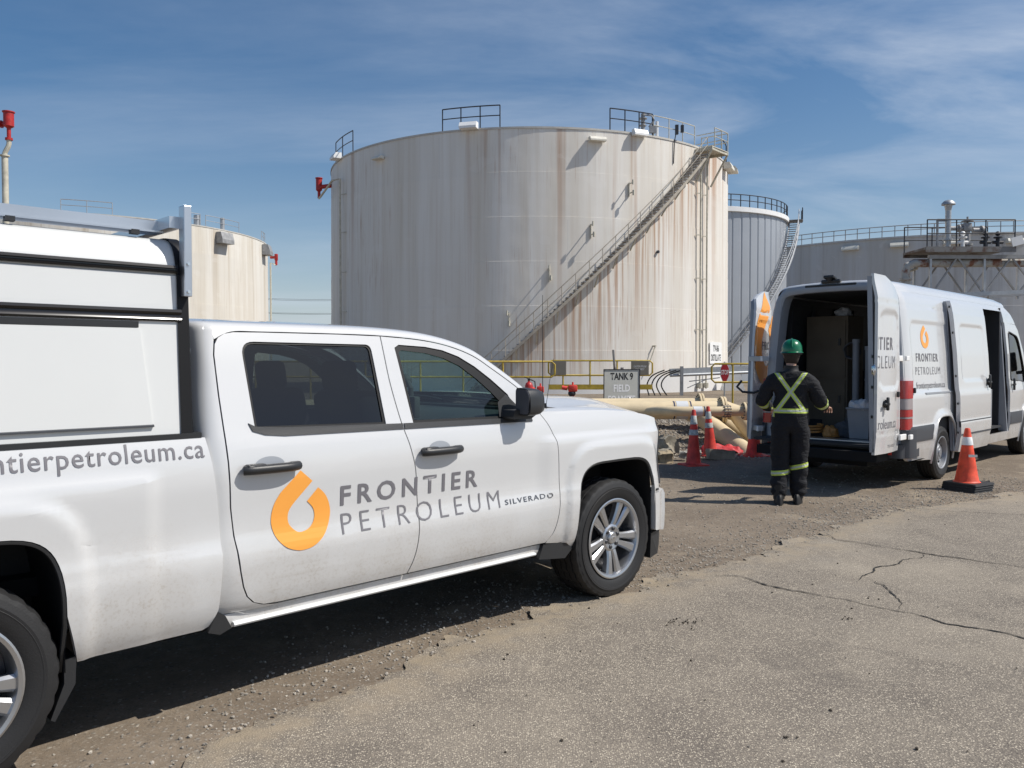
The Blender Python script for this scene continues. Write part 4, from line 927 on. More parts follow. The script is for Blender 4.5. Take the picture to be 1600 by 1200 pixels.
for i,(x,y,r_,h_,m_,l_) in enumerate(((-.25,-.02,.045,.95,'bag_white','pale upright tube nearest the tall plywood cabinet'),(-.30,-.22,.05,.85,'bag_white','pale upright tube in the middle of the cargo bay'))):
    b=MB(); b.cyl((0,0,0),(0,0,h_),r_,n=14); b.cyl((0,0,h_),(0,0,h_+.05),r_*1.15,n=14); b.cyl((0,0,h_*.5),(0,0,h_*.5+.03),r_*1.1,n=14); o=b.done('storage_tube','bucket_grey',None); o.location=loc2((x,y,.562+.35)); tag(o,l_,'tube')
    b=MB(); b.box((0,0,.175),(.18,.18,.35),bev=.01); b.box((0,0,.30),(.19,.19,.02)); o=b.done('tool_box','interior_light',None,0); o.location=loc2((x,y,.562)); o.rotation_euler=(0,0,VA); tag(o,'dark tool box '+('beside the plywood cabinet under the first tube' if i==0 else 'under the second tube'),'tool box')
bk=placed('waste_bin','grey square bin with a white bag inside, standing at the rear sill','bin',(-.70,-.30,.577))
b=MB(); b.prism([(-.14,-.15),(.14,-.15),(.14,.15),(-.14,.15)],lambda a,c:(a*.82,c*.82,0),lambda a,c:(a,c,.40)); b.box((0,0,.40),(.31,.33,.025),bev=.008); b.done('bin_body','bucket_grey',bk,30)
bb=MB(); bmesh.ops.create_icosphere(bb.bm,subdivisions=4,radius=1)
for v_ in bb.bm.verts: v_.co=Vector((v_.co.x*.15,v_.co.y*.16,max(-.02,v_.co.z*.11))*1)+v_.co*.03*noise.noise(v_.co*3.2); v_.co.z+=.41+.05*noise.noise(v_.co*9)
bb.done('bin_liner','bag_white',bk,60)
def bag(lab,p,sx,sy,sz,m_='bag_white',nm='plastic_bag',seed=0,cat='bag'):
    bb=MB(); bmesh.ops.create_icosphere(bb.bm,subdivisions=4,radius=1)
    for v_ in bb.bm.verts:
        n_=1+.35*noise.noise(v_.co*1.7+Vector((seed,0,0)))+.14*noise.noise(v_.co*5+Vector((seed,3,0))); v_.co=Vector((v_.co.x*sx*n_,v_.co.y*sy*n_,max(-.25,v_.co.z)*sz*n_+.24*sz))
    o=bb.done(nm,m_,None,60); o.location=loc2(p); o.rotation_euler=(0,0,VA); return tag(o,lab,cat)
bag('crumpled white plastic bag on the van floor beside the open right door',(-.78,-.66,.577),.14,.17,.12,seed=2)
bag('small orange tool pouch on the van floor in front of the worker',(-.72,.12,.577),.10,.10,.12,'orange_tool','tool_pouch',5,'pouch')
bag('dark duffel bag on the van floor left of the grey bin',(-.35,.05,.562),.16,.20,.16,'interior_light','duffel_bag',9)
for i,(p,dm,l_) in enumerate((((.4,-.62,.562+.315),(.5,.40,.30),'dark box on the lowest shelf of the rack'),((1.1,-.62,.562+.865),(.5,.40,.28),'dark box on the middle shelf of the rack'),((.2,-.62,.562+1.365),(.4,.4,.24),'dark box on the third shelf up, nearest the rear doors'))):
    crate('storage_box',l_,'box',p,dm,'interior_light')
# clutter in the bay
def coil(nm,lab,cat,p,r_,th,m_,turns=4,axis='x'):
    b=MB(); pts=[]
    for i in range(turns*20+1):
        a=2*PI*i/20; k=i/20*th*1.3; rr_=r_*(1+.06*math.sin(a*1.7+i))
        pts.append((k,rr_*math.cos(a),rr_*math.sin(a)*1.15) if axis=='x' else (rr_*math.cos(a),rr_*math.sin(a),k))
    b.tube(pts,th*.5,n=6); o=b.done(nm,m_,None,60); o.location=loc2(p); o.rotation_euler=(0,0,VA); return tag(o,lab,cat)
coil('hose_coil','black hose coil hanging on the right wall inside the van','hose',(.0,-.62,2.0),.16,.03,'rubber')
coil('hose_coil','orange brown hose coil on the van floor by the rear sill','hose',(-.62,.42,.60),.14,.03,'orange_tool',3,'z')
coil('cable_coil','pale cable coil hanging beside the plywood cabinet','cable',(-.1,.12,1.75),.10,.02,'interior_light',4)
bag('white cloth bundle on top of the plywood cabinet',(.2,.35,2.262),.14,.12,.10,seed=21,nm='cloth_bundle',cat='bundle')
b=MB(); b.tube([(0,-.2,0),(0,-.2,1.15),(0,-.1,1.28),(0,.1,1.28),(0,.2,1.15),(0,.2,0)],.016); [b.cyl((0,-.2,z_),(0,.2,z_),.012,n=6) for z_ in (.3,.6,.9)]; b.box((-.10,0,.02),(.22,.42,.012)); o=b.done('hand_truck','galvanised',None); o.location=loc2((-.05,-.30,.565)); o.rotation_euler=(0,0,VA); tag(o,'grey metal hand truck standing behind the grey bin','hand truck')
for k,(px_,py_,pz_,sx_,sy_,sz_,m_,l_) in enumerate(((.15,.12,.562,.34,.26,.24,'interior_light','low tool case beside the plywood cabinet'),(.15,.12,.805,.30,.24,.18,'bucket_grey','small grey case on top of the low tool case'),(.95,.35,.562,.6,.5,.9,'interior','dark crate behind the plywood cabinet'),(-.35,-.62,1.20,.30,.34,.22,'interior_light','dark carton on the rear end of the rack'))):
    if k<3: crate('equipment_case',l_,'case',(px_,py_,pz_),(sx_,sy_,sz_),m_)
fb=placed('storage_box','pale metal box on the floor of the van sliding door opening','box',(2.78,-.70,.56)); 
b=MB(); b.box((0,0,.30),(.42,.34,.60),bev=.01); b.done('box_body','bucket_grey',fb,0); b=MB(); b.box((0,-.175,.34),(.20,.012,.42)); b.done('panel','white_flat',fb,0)
# ================================================================ person
def skin_mesh(name,V_,E_,Rd,m,parent=None,sub=2,root=0,mod=None,smooth=60):
    me=bpy.data.meshes.new(name); me.from_pydata(V_,E_,[]); o=bpy.data.objects.new(name,me); COL.objects.link(o)
    md=o.modifiers.new('s','SKIN'); md.use_smooth_shade=True
    for i,r_ in enumerate(Rd):
        sv=me.skin_vertices[0].data[i]; sv.radius=r_ if isinstance(r_,tuple) else (r_,r_); sv.use_root=(i==root)
    s2=o.modifiers.new('u','SUBSURF'); s2.levels=sub; s2.render_levels=sub
    bpy.context.view_layer.update(); dg=bpy.context.evaluated_depsgraph_get(); ev=bpy.data.meshes.new_from_object(o.evaluated_get(dg))
    bpy.data.objects.remove(o)
    if mod:
        for v_ in ev.vertices: v_.co=mod(v_.co.copy())
    ev.materials.clear(); ev.materials.append(MAT[m])
    for p in ev.polygons: p.use_smooth=True
    ev.name=name; o=bpy.data.objects.new(name,ev); COL.objects.link(o)
    if parent: o.parent=parent
    return o
# skeleton (x right, y facing away from the camera, z up)
J={'pelvis':(0,0,.96),'waist':(0,.0,1.08),'chest':(0,.01,1.28),'ucl':(0,.01,1.40),'neck':(0,.015,1.50),'nk2':(0.005,.03,1.56),
 'hipL':(-.095,0,.90),'hipR':(.095,0,.90),'kneeL':(-.105,.03,.50),'kneeR':(.095,.06,.50),'ankL':(-.115,-.06,.10),'ankR':(.085,.05,.10),'toeL':(-.13,.10,.045),'toeR':(.10,.20,.045),
 'shL':(-.200,.01,1.400),'shR':(.200,.01,1.400),'elL':(-.315,.03,1.135),'elR':(.325,.03,1.130),'wrL':(-.215,.27,1.06),'wrR':(.385,.27,1.085)}
# clothing material: navy coverall with lime-silver tape in bands that follow the body
t=NT('coverall'); x,y,z=t.xyz()
def band(d,hw,hs):   # lime band with a silver centre
    a=t.math('ABSOLUTE',d); return t.math('LESS_THAN',a,hw),t.math('LESS_THAN',a,hs)
lims=[];sils=[]
def gate(v,*conds):
    for c in conds: v=t.math('MULTIPLY',v,c)
    return v
lt=lambda a,b:t.math('LESS_THAN',a,b); gt=lambda a,b:t.math('GREATER_THAN',a,b)
torso=gate(lt(t.math('ABSOLUTE',x),.222),gt(z,1.055))
# X on the back: lines crossing at z 1.245 from the shoulders to the waist band
for sgn in (1,-1):
    dd=t.math('MULTIPLY',t.math('SUBTRACT',t.math('SUBTRACT',z,1.262),t.math('MULTIPLY',x,1.42*sgn)),.576)
    a,b_=band(dd,.024,.009); g=gate(torso,lt(z,1.475),gt(z,1.06),lt(y,.05))
    lims.append(gate(a,g)); sils.append(gate(b_,g))
dz=t.math('SUBTRACT',z,1.052); a,b_=band(dz,.026,.010); g=lt(t.math('ABSOLUTE',x),.20)
g=gate(lt(t.math('ABSOLUTE',x),.205),lt(y,.19)); lims.append(gate(a,g)); sils.append(gate(b_,g))
# forearm bands: distance along the forearm from the elbow
for sd2,el,wr in ((-1,J['elL'],J['wrL']),(1,J['elR'],J['wrR'])):
    E_=Vector(el); D=(Vector(wr)-E_).normalized()
    vm=t.n('ShaderNodeVectorMath',operation='DOT_PRODUCT'); t.L.new(t.co,vm.inputs[0]); vm.inputs[1].default_value=D
    dd=t.math('SUBTRACT',vm.outputs['Value'],E_.dot(D)+.035); a,b_=band(dd,.030,.011); g=gate(gt(t.math('MULTIPLY',x,sd2),.17),lt(z,1.25),gt(z,.98)); lims.append(gate(a,g)); sils.append(gate(b_,g))
for sd2,zz_ in ((-1,.365),(1,.40)):
    dd=t.math('SUBTRACT',t.math('SUBTRACT',z,zz_),t.math('MULTIPLY',x,.12 if sd2<0 else .25)); a,b_=band(dd,.027,.010); g=gate(gt(t.math('MULTIPLY',x,sd2),-.004)); lims.append(gate(a,g)); sils.append(gate(b_,g))
def anyof(l):
    r=l[0]
    for q in l[1:]: r=t.math('MAXIMUM',r,q)
    return r
cl_=t.mix(t.mr(t.noise(9,5),.3,.7),(.003,.0035,.006),(.007,.008,.013)); c=t.mix(anyof(lims),cl_,(.50,.62,.09)); c=t.mix(anyof(sils),c,(.50,.54,.46)); t.out(c,t.math('SUBTRACT',.85,t.math('MULTIPLY',anyof(lims),.35)))
t.bump(t.math('ADD',t.noise(14,5,.65,dist=1.2),t.math('MULTIPLY',t.noise(1,3,.5,vec=t.scale(None,(10,10,34))),.8)),.9,.02)
pz=0
person=None
names=list(J); idx={n:i for i,n in enumerate(names)}
Ed=[('pelvis','waist'),('waist','chest'),('chest','ucl'),('ucl','neck'),('neck','nk2'),('pelvis','hipL'),('pelvis','hipR'),('hipL','kneeL'),('hipR','kneeR'),('kneeL','ankL'),('kneeR','ankR'),('ankL','toeL'),('ankR','toeR'),('ucl','shL'),('ucl','shR'),('shL','elL'),('shR','elR'),('elL','wrL'),('elR','wrR')]
rb_={'pelvis':(.14,.10),'waist':(.13,.095),'chest':(.15,.10),'ucl':(.11,.08),'neck':.055,'nk2':.054,'hipL':.085,'hipR':.085,'kneeL':.055,'kneeR':.055,'ankL':.035,'ankR':.035,'toeL':.03,'toeR':.03,'shL':.06,'shR':.06,'elL':.042,'elR':.042,'wrL':.028,'wrR':.028}
V_=[J[n] for n in names]; E_=[(idx[a],idx[b]) for a,b in Ed]; R_=[rb_[n] for n in names]
def addv(p,r_,parent_i):
    V_.append(p); R_.append(r_); E_.append((parent_i,len(V_)-1)); return len(V_)-1
# head
h1=addv((.006,.045,1.62),(.070,.075),idx['nk2']); h2=addv((.008,.050,1.69),(.078,.092),h1); h3=addv((.008,.048,1.76),(.066,.080),h2)
# hands: palm, thumb and four bent fingers each
for sd2,wn2 in ((-1,'wrL'),(1,'wrR')):
    W=Vector(J[wn2]); D=(W-Vector(J['elL' if sd2<0 else 'elR'])).normalized(); S=D.cross(Vector((0,0,1))).normalized()*-sd2; U=S.cross(D).normalized()
    if U.z<0: U=-U
    pm=addv(tuple(W+D*.055),(.030,.020),idx[wn2])
    for k in range(4):
        base=W+D*.095+S*(.026*(1.5-k)); ln=(.030,.036,.034,.027)[k]
        i0=addv(tuple(base),.0092,pm); i1=addv(tuple(base+D*ln-U*.010),.0088,i0); i2=addv(tuple(base+D*(ln+.015)-U*.035),.0080,i1); addv(tuple(base+D*(ln+.006)-U*.055),.0068,i2)
    t0=addv(tuple(W+D*.035+S*.034),.011,pm); t1=addv(tuple(W+D*.070+S*.050-U*.012),.0095,t0); addv(tuple(W+D*.095+S*.046-U*.03),.008,t1)
person=skin_mesh('person',V_,E_,R_,'skin')
PX,PY=3.13,9.27; person.location=(PX,PY,0); person.rotation_euler=(0,0,-R(18))
tag(person,'worker seen from behind in dark coveralls with lime reflective X, facing the open van','person')
# face
fc=MB(); 
for k in (-1,1): fc.ball((.008+k*.031,.137,1.69),.012,(1,.6,.7),10,8)
fc.done('eye','white_flat',person)
fc=MB(); fc.prism([(-.012,0),(.012,0),(.006,.05),(-.006,.05)],lambda a,b:(.008+a,.125,1.645+b),lambda a,b:(.008+a*.7,.16-.4*b,1.648+b)); fc.ball((.008,.135,1.618),.02,(1.2,.5,.35),10,6)
for k in (-1,1): fc.ball((.008+k*.080,.045,1.675),.028,(.35,.7,1.1),10,8)
fc.done('face_feature','skin',person)
hr=MB(); hr.lathe([(.052,1.575),(.066,1.59),(.080,1.63),(.090,1.68),(.091,1.72),(.085,1.75)],c=(.008,.036,0),n=28,a0=R(150),a1=R(390)); hr.done('hair','hair',person,60)
# coveralls
cn=['pelvis','waist','chest','ucl','neck','hipL','hipR','kneeL','kneeR','ankL','ankR','shL','shR','elL','elR','wrL','wrR']
ci={n:i for i,n in enumerate(cn)}
cr={'pelvis':(.205,.155),'waist':(.200,.150),'chest':(.212,.150),'ucl':(.150,.110),'neck':(.070,.070),'hipL':(.138,.14),'hipR':(.138,.14),'kneeL':(.108,.112),'kneeR':(.108,.112),'ankL':(.086,.092),'ankR':(.086,.092),'shL':(.098,.10),'shR':(.098,.10),'elL':(.080,.080),'elR':(.080,.080),'wrL':(.058,.058),'wrR':(.058,.058)}
cE=[('pelvis','waist'),('waist','chest'),('chest','ucl'),('ucl','neck'),('pelvis','hipL'),('pelvis','hipR'),('hipL','kneeL'),('hipR','kneeR'),('kneeL','ankL'),('kneeR','ankR'),('ucl','shL'),('ucl','shR'),('shL','elL'),('shR','elR'),('elL','wrL'),('elR','wrR')]
def folds(co):
    p=co*7; n_=noise.noise(Vector((p.x,p.y,p.z*1.6)))*.016+noise.noise(Vector((co.x*16,co.y*16,co.z*30)))*.009
    # trouser legs crumple above the boots and at the knees
    if co.z<.45: n_+=.010*math.sin(co.z*60+3*co.x)*sst(.45,.12,co.z)*1
    d=Vector((co.x,co.y,0)); 
    return co+(co-Vector((0,.0,co.z))).normalized()*n_ if d.length>1e-3 else co
cvs=[J[n] for n in cn]; cvs[ci['neck']]=(0,.012,1.495); cvs[ci['ankL']]=(-.115,-.055,.055); cvs[ci['ankR']]=(.085,.055,.055)
ca=skin_mesh('coveralls',cvs,[(ci[a],ci[b]) for a,b in cE],[cr[n] for n in cn],'coverall',person,3,mod=folds)
b=MB(); b.lathe([(.110,1.440),(.098,1.475),(.082,1.505),(.076,1.535),(.079,1.552),(.073,1.556),(.066,1.53)],c=(.003,.020,0),n=28); b.done('collar','boot',person,60)
for s2,an,to in ((-1,'ankL','toeL'),(1,'ankR','toeR')):
    A_=Vector(J[an]); T_=Vector(J[to]); b=MB(); b.cyl((A_.x,A_.y,.06),(A_.x,A_.y+.005,.22),.062,.066,n=18)
    d_=(T_-A_); d_.z=0; d_.normalize(); n_=Vector((-d_.y,d_.x,0)); c0=A_-d_*.065; prof=[]
    out=[]
    for i in range(20):
        a=2*PI*i/20; L_=.15*math.cos(a)+.085; out.append(Vector((c0.x,c0.y,0))+d_*L_+n_*.052*math.sin(a)*(1 if math.cos(a)>-.2 else .85))
    pv=None
    for z_,k in ((0,1.02),(.02,1.04),(.03,1.0),(.07,.97),(.10,.80),(.115,.5)):
        q=[b.bm.verts.new((c0.x+(p.x-c0.x)*k+(0 if z_<.08 else -d_.x*.01),c0.y+(p.y-c0.y)*k,z_)) for p in out]
        if pv: b.bridge(pv,q)
        else: b.cap(q,True)
        pv=q
    b.cap(pv); b.done('boot','boot',person,60)
hh=MB(); prof=[(.128,1.700),(.122,1.706),(.112,1.712),(.112,1.735),(.107,1.775),(.092,1.812),(.066,1.838),(.034,1.851),(.001,1.855)]
hh.lathe(prof,c=(.010,.050,0),n=36)
for v_ in hh.bm.verts:
    v_.co.y=(v_.co.y-.05)*1.14+.05
    if v_.co.z<1.711 and v_.co.y>.10: v_.co.y+=.035
hh.tube([(.010,.05+y_*1.12,1.712+.148*math.sqrt(max(0,1-(abs(y_)/.127)**2.3))) for y_ in [-.12+.24*i/16 for i in range(17)]],.007,n=6)
hat=hh.done('hard_hat','hat_green',person,50); 
hi=MB(); hi.tube([(.010+.100*math.cos(2*PI*i/24),.05+.112*math.sin(2*PI*i/24),1.690) for i in range(24)],.013,closed=True); hi.done('hat_band','black_plastic',hat,60)
# ================================================================ traffic cones
def cone(name,lab,loc,h,rb,base,mats,bands,group,top=.028,rot=0,stack=1,col='orange_cone',bcol='orange_cone'):
    e=thing(name,lab,'traffic cone',loc,rot,group)
    z0=0
    for k in range(stack):
        b=MB(); b.prism(rnd([(-base/2,-base/2),(base/2,-base/2),(base/2,base/2),(-base/2,base/2)],.04),lambda a,c:(a+.006*k,c-.004*k,z0+.002),lambda a,c:(a*.96+.006*k,c*.96-.004*k,z0+.024)); b.done('base',bcol,e,40); z0+=.027
    def rr(z_): return rb+(top-rb)*((z_-z0)/(h-z0))
    b=MB(); b.lathe([(rb+.022,z0),(rb+.010,z0+.006),(rb,z0+.02)]+[(rr(z_),z_) for z_ in (z0+.3*(h-z0),z0+.6*(h-z0),h-.012)]+[(top-.006,h),(top-.014,h-.002),(top-.016,h-.05)],n=36); b.done('cone_body',col,e,40)
    for (a,c,m_) in bands:
        b=MB(); b.lathe([(rr(a)+.0015,a),(rr(a)+.004,a+.003),(rr(c)+.004,c-.003),(rr(c)+.0015,c)],n=36); b.done('collar',m_,e,40)
    return e
cg='slim orange traffic cones by the pipes'
cone('traffic_cone','slim traffic cone with two reflective collars, nearest the truck bumper',(2.80,12.70,0),.86,.115,.38,0,[(.47,.555,'reflective'),(.635,.77,'reflective')],cg,col='cone_red',bcol='cone_red',rot=.3)
c2=cone('traffic_cone','slim traffic cone standing behind a broken concrete block',(3.35,13.9,.02),.83,.115,.38,0,[(.47,.555,'reflective'),(.62,.745,'reflective')],cg,col='cone_red',bcol='cone_red',rot=.5); c2.rotation_euler=(0,R(-4),.4)
cone('traffic_cone','traffic cone half hidden behind the folded back left van door',(4.10,13.95,0),.72,.135,.42,0,[(.44,.52,'reflective')],cg,col='cone_red',bcol='cone_red',rot=.2)
bc=cone('traffic_cone','large orange cone with a white collar standing on a stack of black bases',(5.66,10.24,0),.775,.135,.44,0,[(.565,.665,'white_collar')],None,bcol='rubber',stack=4,rot=.55,top=.03)
b=MB(); b.prism(rnd([(-.05,-.016),(.05,-.016),(.05,.016),(-.05,.016)],.004),lambda a,c:(a,0,c),lambda a,c:(a,.004,c)); o=b.done('name_tag','card_tag',bc,0); o.location=(.0-.055,-.105,.44); o.rotation_euler=(R(-10),0,-.75)
b=MB(); b.tube([(.20,-.05,.055),(.27,-.09,.10),(.33,-.10,.10),(.36,-.08,.05),(.33,-.07,.045),(.25,-.06,.05)],.008); b.done('carry_loop','rubber',bc)
# ================================================================ tanks
def rail_arc(name,parent,fn,a0,a1,n,h=1.07,r_=.025,mid=(.55,),m_='black_metal',toe=False):
    """handrail along fn(t)->(x,y,z) t in a0..a1 with n bays"""
    b=MB(); pts=[Vector(fn(a0+(a1-a0)*i/(n*3))) for i in range(n*3+1)]
    b.tube([p+Vector((0,0,h)) for p in pts],r_,n=6)
    for m_h in mid: b.tube([p+Vector((0,0,m_h*h)) for p in pts],r_*.85,n=6)
    if toe: 
        for p,q in zip(pts,pts[1:]): b.bar(p+Vector((0,0,.08)),q+Vector((0,0,.08)),.012,.15)
    for i in range(n+1):
        p=pts[i*3]; b.cyl(p,p+Vector((0,0,h)),r_,n=6)
    return b.done(name,m_,parent)
def tank(name,label,loc,Rr,H,matn,courses=6,lip=.012,roof=True,facing=None):
    e=thing(name,label,'storage tank',loc,0)
    b=MB(); hc=H/courses; pr=[]
    for k in range(courses):
        r_=Rr-lip*k; pr+=[(r_,hc*k+(.0 if k==0 else .001)),(r_,hc*(k+1))]
    b.lathe(pr,n=256); b.done('shell',matn,e,20)
    if courses==6:
        b=MB()
        for k in range(1,courses): r_=Rr-lip*k+.012; b.lathe([(r_-.02,hc*k-.014),(r_+.002,hc*k-.006),(r_+.002,hc*k+.006),(r_-.02,hc*k+.014)],n=200)
        b.done('weld_seams',matn,e,60)
    if roof:
        b=MB(); b.lathe([(Rr-lip*courses+.05,H-.10),(Rr-lip*courses+.05,H+.01),(Rr-.1,H+.02),(Rr*.5,H+.35),(.01,H+.45)],n=128); b.done('roof','tank_roof',e,20)
    return e
tank_mat('shell_main',(.78,.75,.70),(.36,.185,.09),14.0,1.0,white_base=1.05,rustzone=(.970,24.9))
tank_mat('shell_left',(.74,.71,.65),(.36,.27,.17),18.0,.9)
tank_mat('shell_grey',(.27,.275,.285),(.2,.18,.16),30.0,.25)
tank_mat('shell_far',(.54,.54,.54),(.16,.11,.08),30.0,.55,seams=True)
# --- tank 9
TC=Vector((1.2,60.0,-.25)); R9=14.0; H9=14.85
t9=tank('storage_tank','large pale cylindrical tank streaked with rust, a staircase winding up its right side',TC,R9,H9,'shell_main')
# phi measured from the direction tank->camera, positive to the right
def P9(phi,r,z): a=R(-90-1.15)+R(phi); return (r*math.cos(a),r*math.sin(a),z)
# stair: stringers, treads, handrails
ph0,ph1,z0,z1=-13.9,46.0,.0,14.2
def st(t,r): return Vector(P9(ph0+(ph1-ph0)*t,r,z0+(z1-z0)*t))
stc=bpy.data.objects.new('staircase',None); COL.objects.link(stc); stc.parent=t9
NS=66
b=MB()
for i in range(NS+1):
    t_=i/NS; p=st(t_,R9+.08); q=st(t_,R9+.78); d=(st(min(1,t_+.01),R9+.4)-st(t_-.01,R9+.4)); d.z=0; b.bar(p,q,.24,.05)
b.done('treads','grey_metal',stc,0)
for r_ in (R9+.06,R9+.80):
    b=MB(); ps=[st(i/80,r_)+Vector((0,0,-.10)) for i in range(81)]
    for p,q in zip(ps,ps[1:]): b.bar(p,q,.03,.12 if r_<R9+.5 else .15,up=(p-Vector((0,0,p.z))).normalized().cross((q-p).normalized()))
    b.done('stringer','stair_paint',stc,0)
b=MB(); ps=[st(i/80,R9+.80) for i in range(81)]
b.tube([p+Vector((0,0,1.0)) for p in ps],.028,n=6); b.tube([p+Vector((0,0,.55)) for p in ps],.022,n=6)
for i in range(0,81,4): b.cyl(ps[i],ps[i]+Vector((0,0,1.0)),.022,n=6)
b.done('handrail','stair_paint',stc)
for i in range(3,80,6):
    b=MB(); p=st(i/80,R9+.03); q=st(i/80,R9+.78); b.bar(q+Vector((0,0,-.15)),p+Vector((0,0,-.9)),.06,.06); b.done('bracket','beige_pole',stc,0)
# landing platform at the top of the stair
b=MB(); 
for i in range(6): b.bar(Vector(P9(46.5+i*1.3,R9-.2,H9-.25)),Vector(P9(46.5+i*1.3,R9+1.15,H9-.25)),.34,.05)
for a in (46,53.5): b.bar(Vector(P9(a,R9-.2,H9-.35)),Vector(P9(a,R9+1.15,H9-.35)),.07,.15); b.bar(Vector(P9(a,R9+1.1,H9-.4)),Vector(P9(a,R9+.02,H9-2.2)),.09,.09)
b.bar(Vector(P9(46,R9+1.1,H9-.35)),Vector(P9(53.5,R9+1.1,H9-.35)),.07,.15)
b.done('landing','beige_pole',t9,0)
rail_arc('landing_rail',t9,lambda a:P9(a,R9+1.12,H9-.25),47,53.5,2,1.15,.03,m_='beige_pole')
b=MB(); 
for h_ in (1.15,.6): b.cyl(P9(53.5,R9+1.12,H9-.25+h_),P9(53.5,R9-.6,H9-.25+h_),.03,n=6); b.cyl(P9(50.5,R9+1.12,H9-.25+h_),P9(50.5,R9-.6,H9-.25+h_),.03,n=6)
b.cyl(P9(53.5,R9-.6,H9-.25),P9(53.5,R9-.6,H9+.95),.03,n=6); b.done('landing_rail','beige_pole',t9)
# guard rails on the roof edge
rail_arc('guard_rail',t9,lambda a:P9(a,R9-.15,H9),-20.6,-6.6,3,1.25,.035)
rail_arc('guard_rail',t9,lambda a:P9(a,R9-.15,H9),19.3,31.0,3,1.25,.035)
rail_arc('guard_rail',t9,lambda a:P9(a,R9-.10,H9-.05),31.2,46.0,3,1.22,.028,m_='beige_pole')
rail_arc('guard_rail',t9,lambda a:P9(a,R9-.15,H9),-66,-52,2,1.35,.035)
rail_arc('guard_rail',t9,lambda a:P9(a,R9-.15,H9),64,72,1,1.35,.04)
def hood(phi,z,wd=.95,dp=.45,ht=.28,m_='box_cream',par=t9,P=P9,Rr=R9):
    b=MB(); c=Vector(P(phi,Rr,z)); o=(Vector((c.x,c.y,0))).normalized(); s_=Vector((-o.y,o.x,0)); U=Vector((0,0,1))
    def F(a,bq,k): return c+s_*k+o*a+U*bq
    b.prism([(-.02,-ht*.5),(dp,-ht*.5),(dp,-ht*.15),(dp*.7,ht*.5),(-.02,ht*.5)],lambda a,q:F(a,q,-wd/2),lambda a,q:F(a,q,wd/2)); return b.done('vent_hood',m_,par,0)
hood(-13.6,H9+.12,1.0,.45,.36,'white_flat'); hood(15.7,H9-.62,.95,.38,.24); hood(26.6,H9-.02,.92,.34,.34,'white_flat'); hood(-39.2,H9-.95,.8,.35,.16); hood(-60,H9+.1,.9,.5,.36,'white_flat'); hood(66,H9-.35,1.0,.5,.42,'box_cream'); hood(73,H9-.2,1.0,.6,.34,'box_cream')
# radar gauge and camera on the roof edge
b=MB(); c=Vector(P9(28.8,R9-.35,H9)); b.cyl(c,c+Vector((0,0,1.25)),.12,n=10); b.cyl(c+Vector((0,0,.95)),c+Vector((0,0,1.0)),.24,n=12); b.cyl(c+Vector((0,0,.55)),c+Vector((0,0,.6)),.2,n=12); b.tube([c+Vector((.05,0,1.2)),c+Vector((.5,0,1.15)),c+Vector((.65,0,.9)),c+Vector((.35,0,.5))],.05); b.box(c+Vector((.55,0,.35)),(.35,.2,.4)); b.done('level_gauge','grey_metal',t9)
b=MB(); c=Vector(P9(32.6,R9-.2,H9)); b.cyl(c,c+Vector((0,0,.9)),.09,n=10); b.done('vent_pipe','white_flat',t9)
b=MB(); c=Vector(P9(38.3,R9+.02,H9+.6)); b.box(c,(.18,.18,.55)); b.box(c+Vector((.32,0,.05)),(.16,.2,.42)); b.tube([c,c+Vector((-.15,-.1,-.7)),c+Vector((-.2,-.1,-2.0))],.03); b.done('junction_box','black_metal',t9)
# short brackets that throw long slanting shadows
for k,(ph,z_) in enumerate(((23.8,11.9),(14.2,9.45),(4.5,7.0),(-4.7,4.5))):
    b=MB(); c=Vector(P9(ph,R9,z_)); o=Vector((c.x,c.y,0)).normalized(); b.bar(c+Vector((.05,0,.1)),c+Vector((.05,0,-.7)),.12,.04); b.cyl(c,c+o*.55,.035,n=6); b.cyl(c+o*.5+Vector((0,0,-.1)),c+o*.5+Vector((0,0,.16)),.05,n=6); b.cyl(c+Vector((.1,0,-.5)),c+o*.42+Vector((.1,0,-.5)),.035,n=6); b.cyl(c+o*.38+Vector((.1,0,-.68)),c+o*.38+Vector((.1,0,-.4)),.07,n=6); b.done('hose_bracket','beige_pole',t9)
b=MB(); c=Vector(P9(32.2,R9,8.2)); o=Vector((c.x,c.y,0)).normalized(); b.cyl(c,c+o*.1,.09,n=10); b.done('nozzle','black_metal',t9)
b=MB(); c=Vector(P9(31,R9,2.75)); o=Vector((c.x,c.y,0)).normalized(); b.cyl(c,c+o*.25,.05,n=8); b.cyl(c+o*.2,c+o*.25+Vector((-.6,-.2,-1.6)),.03,n=6); b.done('sample_line','beige_pole',t9)
# riser pipes on the right, foam line on the left
for ph,zt in ((47.2,H9-1.4),(50.3,H9-.6)):
    b=MB(); b.tube([P9(ph,R9+.18,.2),P9(ph,R9+.18,zt)],.055,n=8)
    for z_ in (3.8,6.9,9.5,12.0): b.bar(P9(ph-1.2,R9+.02,z_),P9(ph,R9+.2,z_),.05,.05)
    b.cyl(P9(ph,R9+.18,.25),P9(ph,R9+.18,.55),.16,n=10); b.done('riser_pipe','beige_pole',t9)
b=MB(); b.tube([P9(-57.,R9+.22,.2),P9(-57.,R9+.22,H9-1.45),P9(-61,R9+.4,H9-1.4),P9(-70,R9+.7,H9-2.0),P9(-75,R9+.75,H9-1.9)],.07,n=8)
for z_ in (2,5,7.5,10,12.4): b.bar(P9(-55,R9+.02,z_),P9(-57.3,R9+.22,z_),.05,.05)
b.done('foam_line','beige_pole',t9)
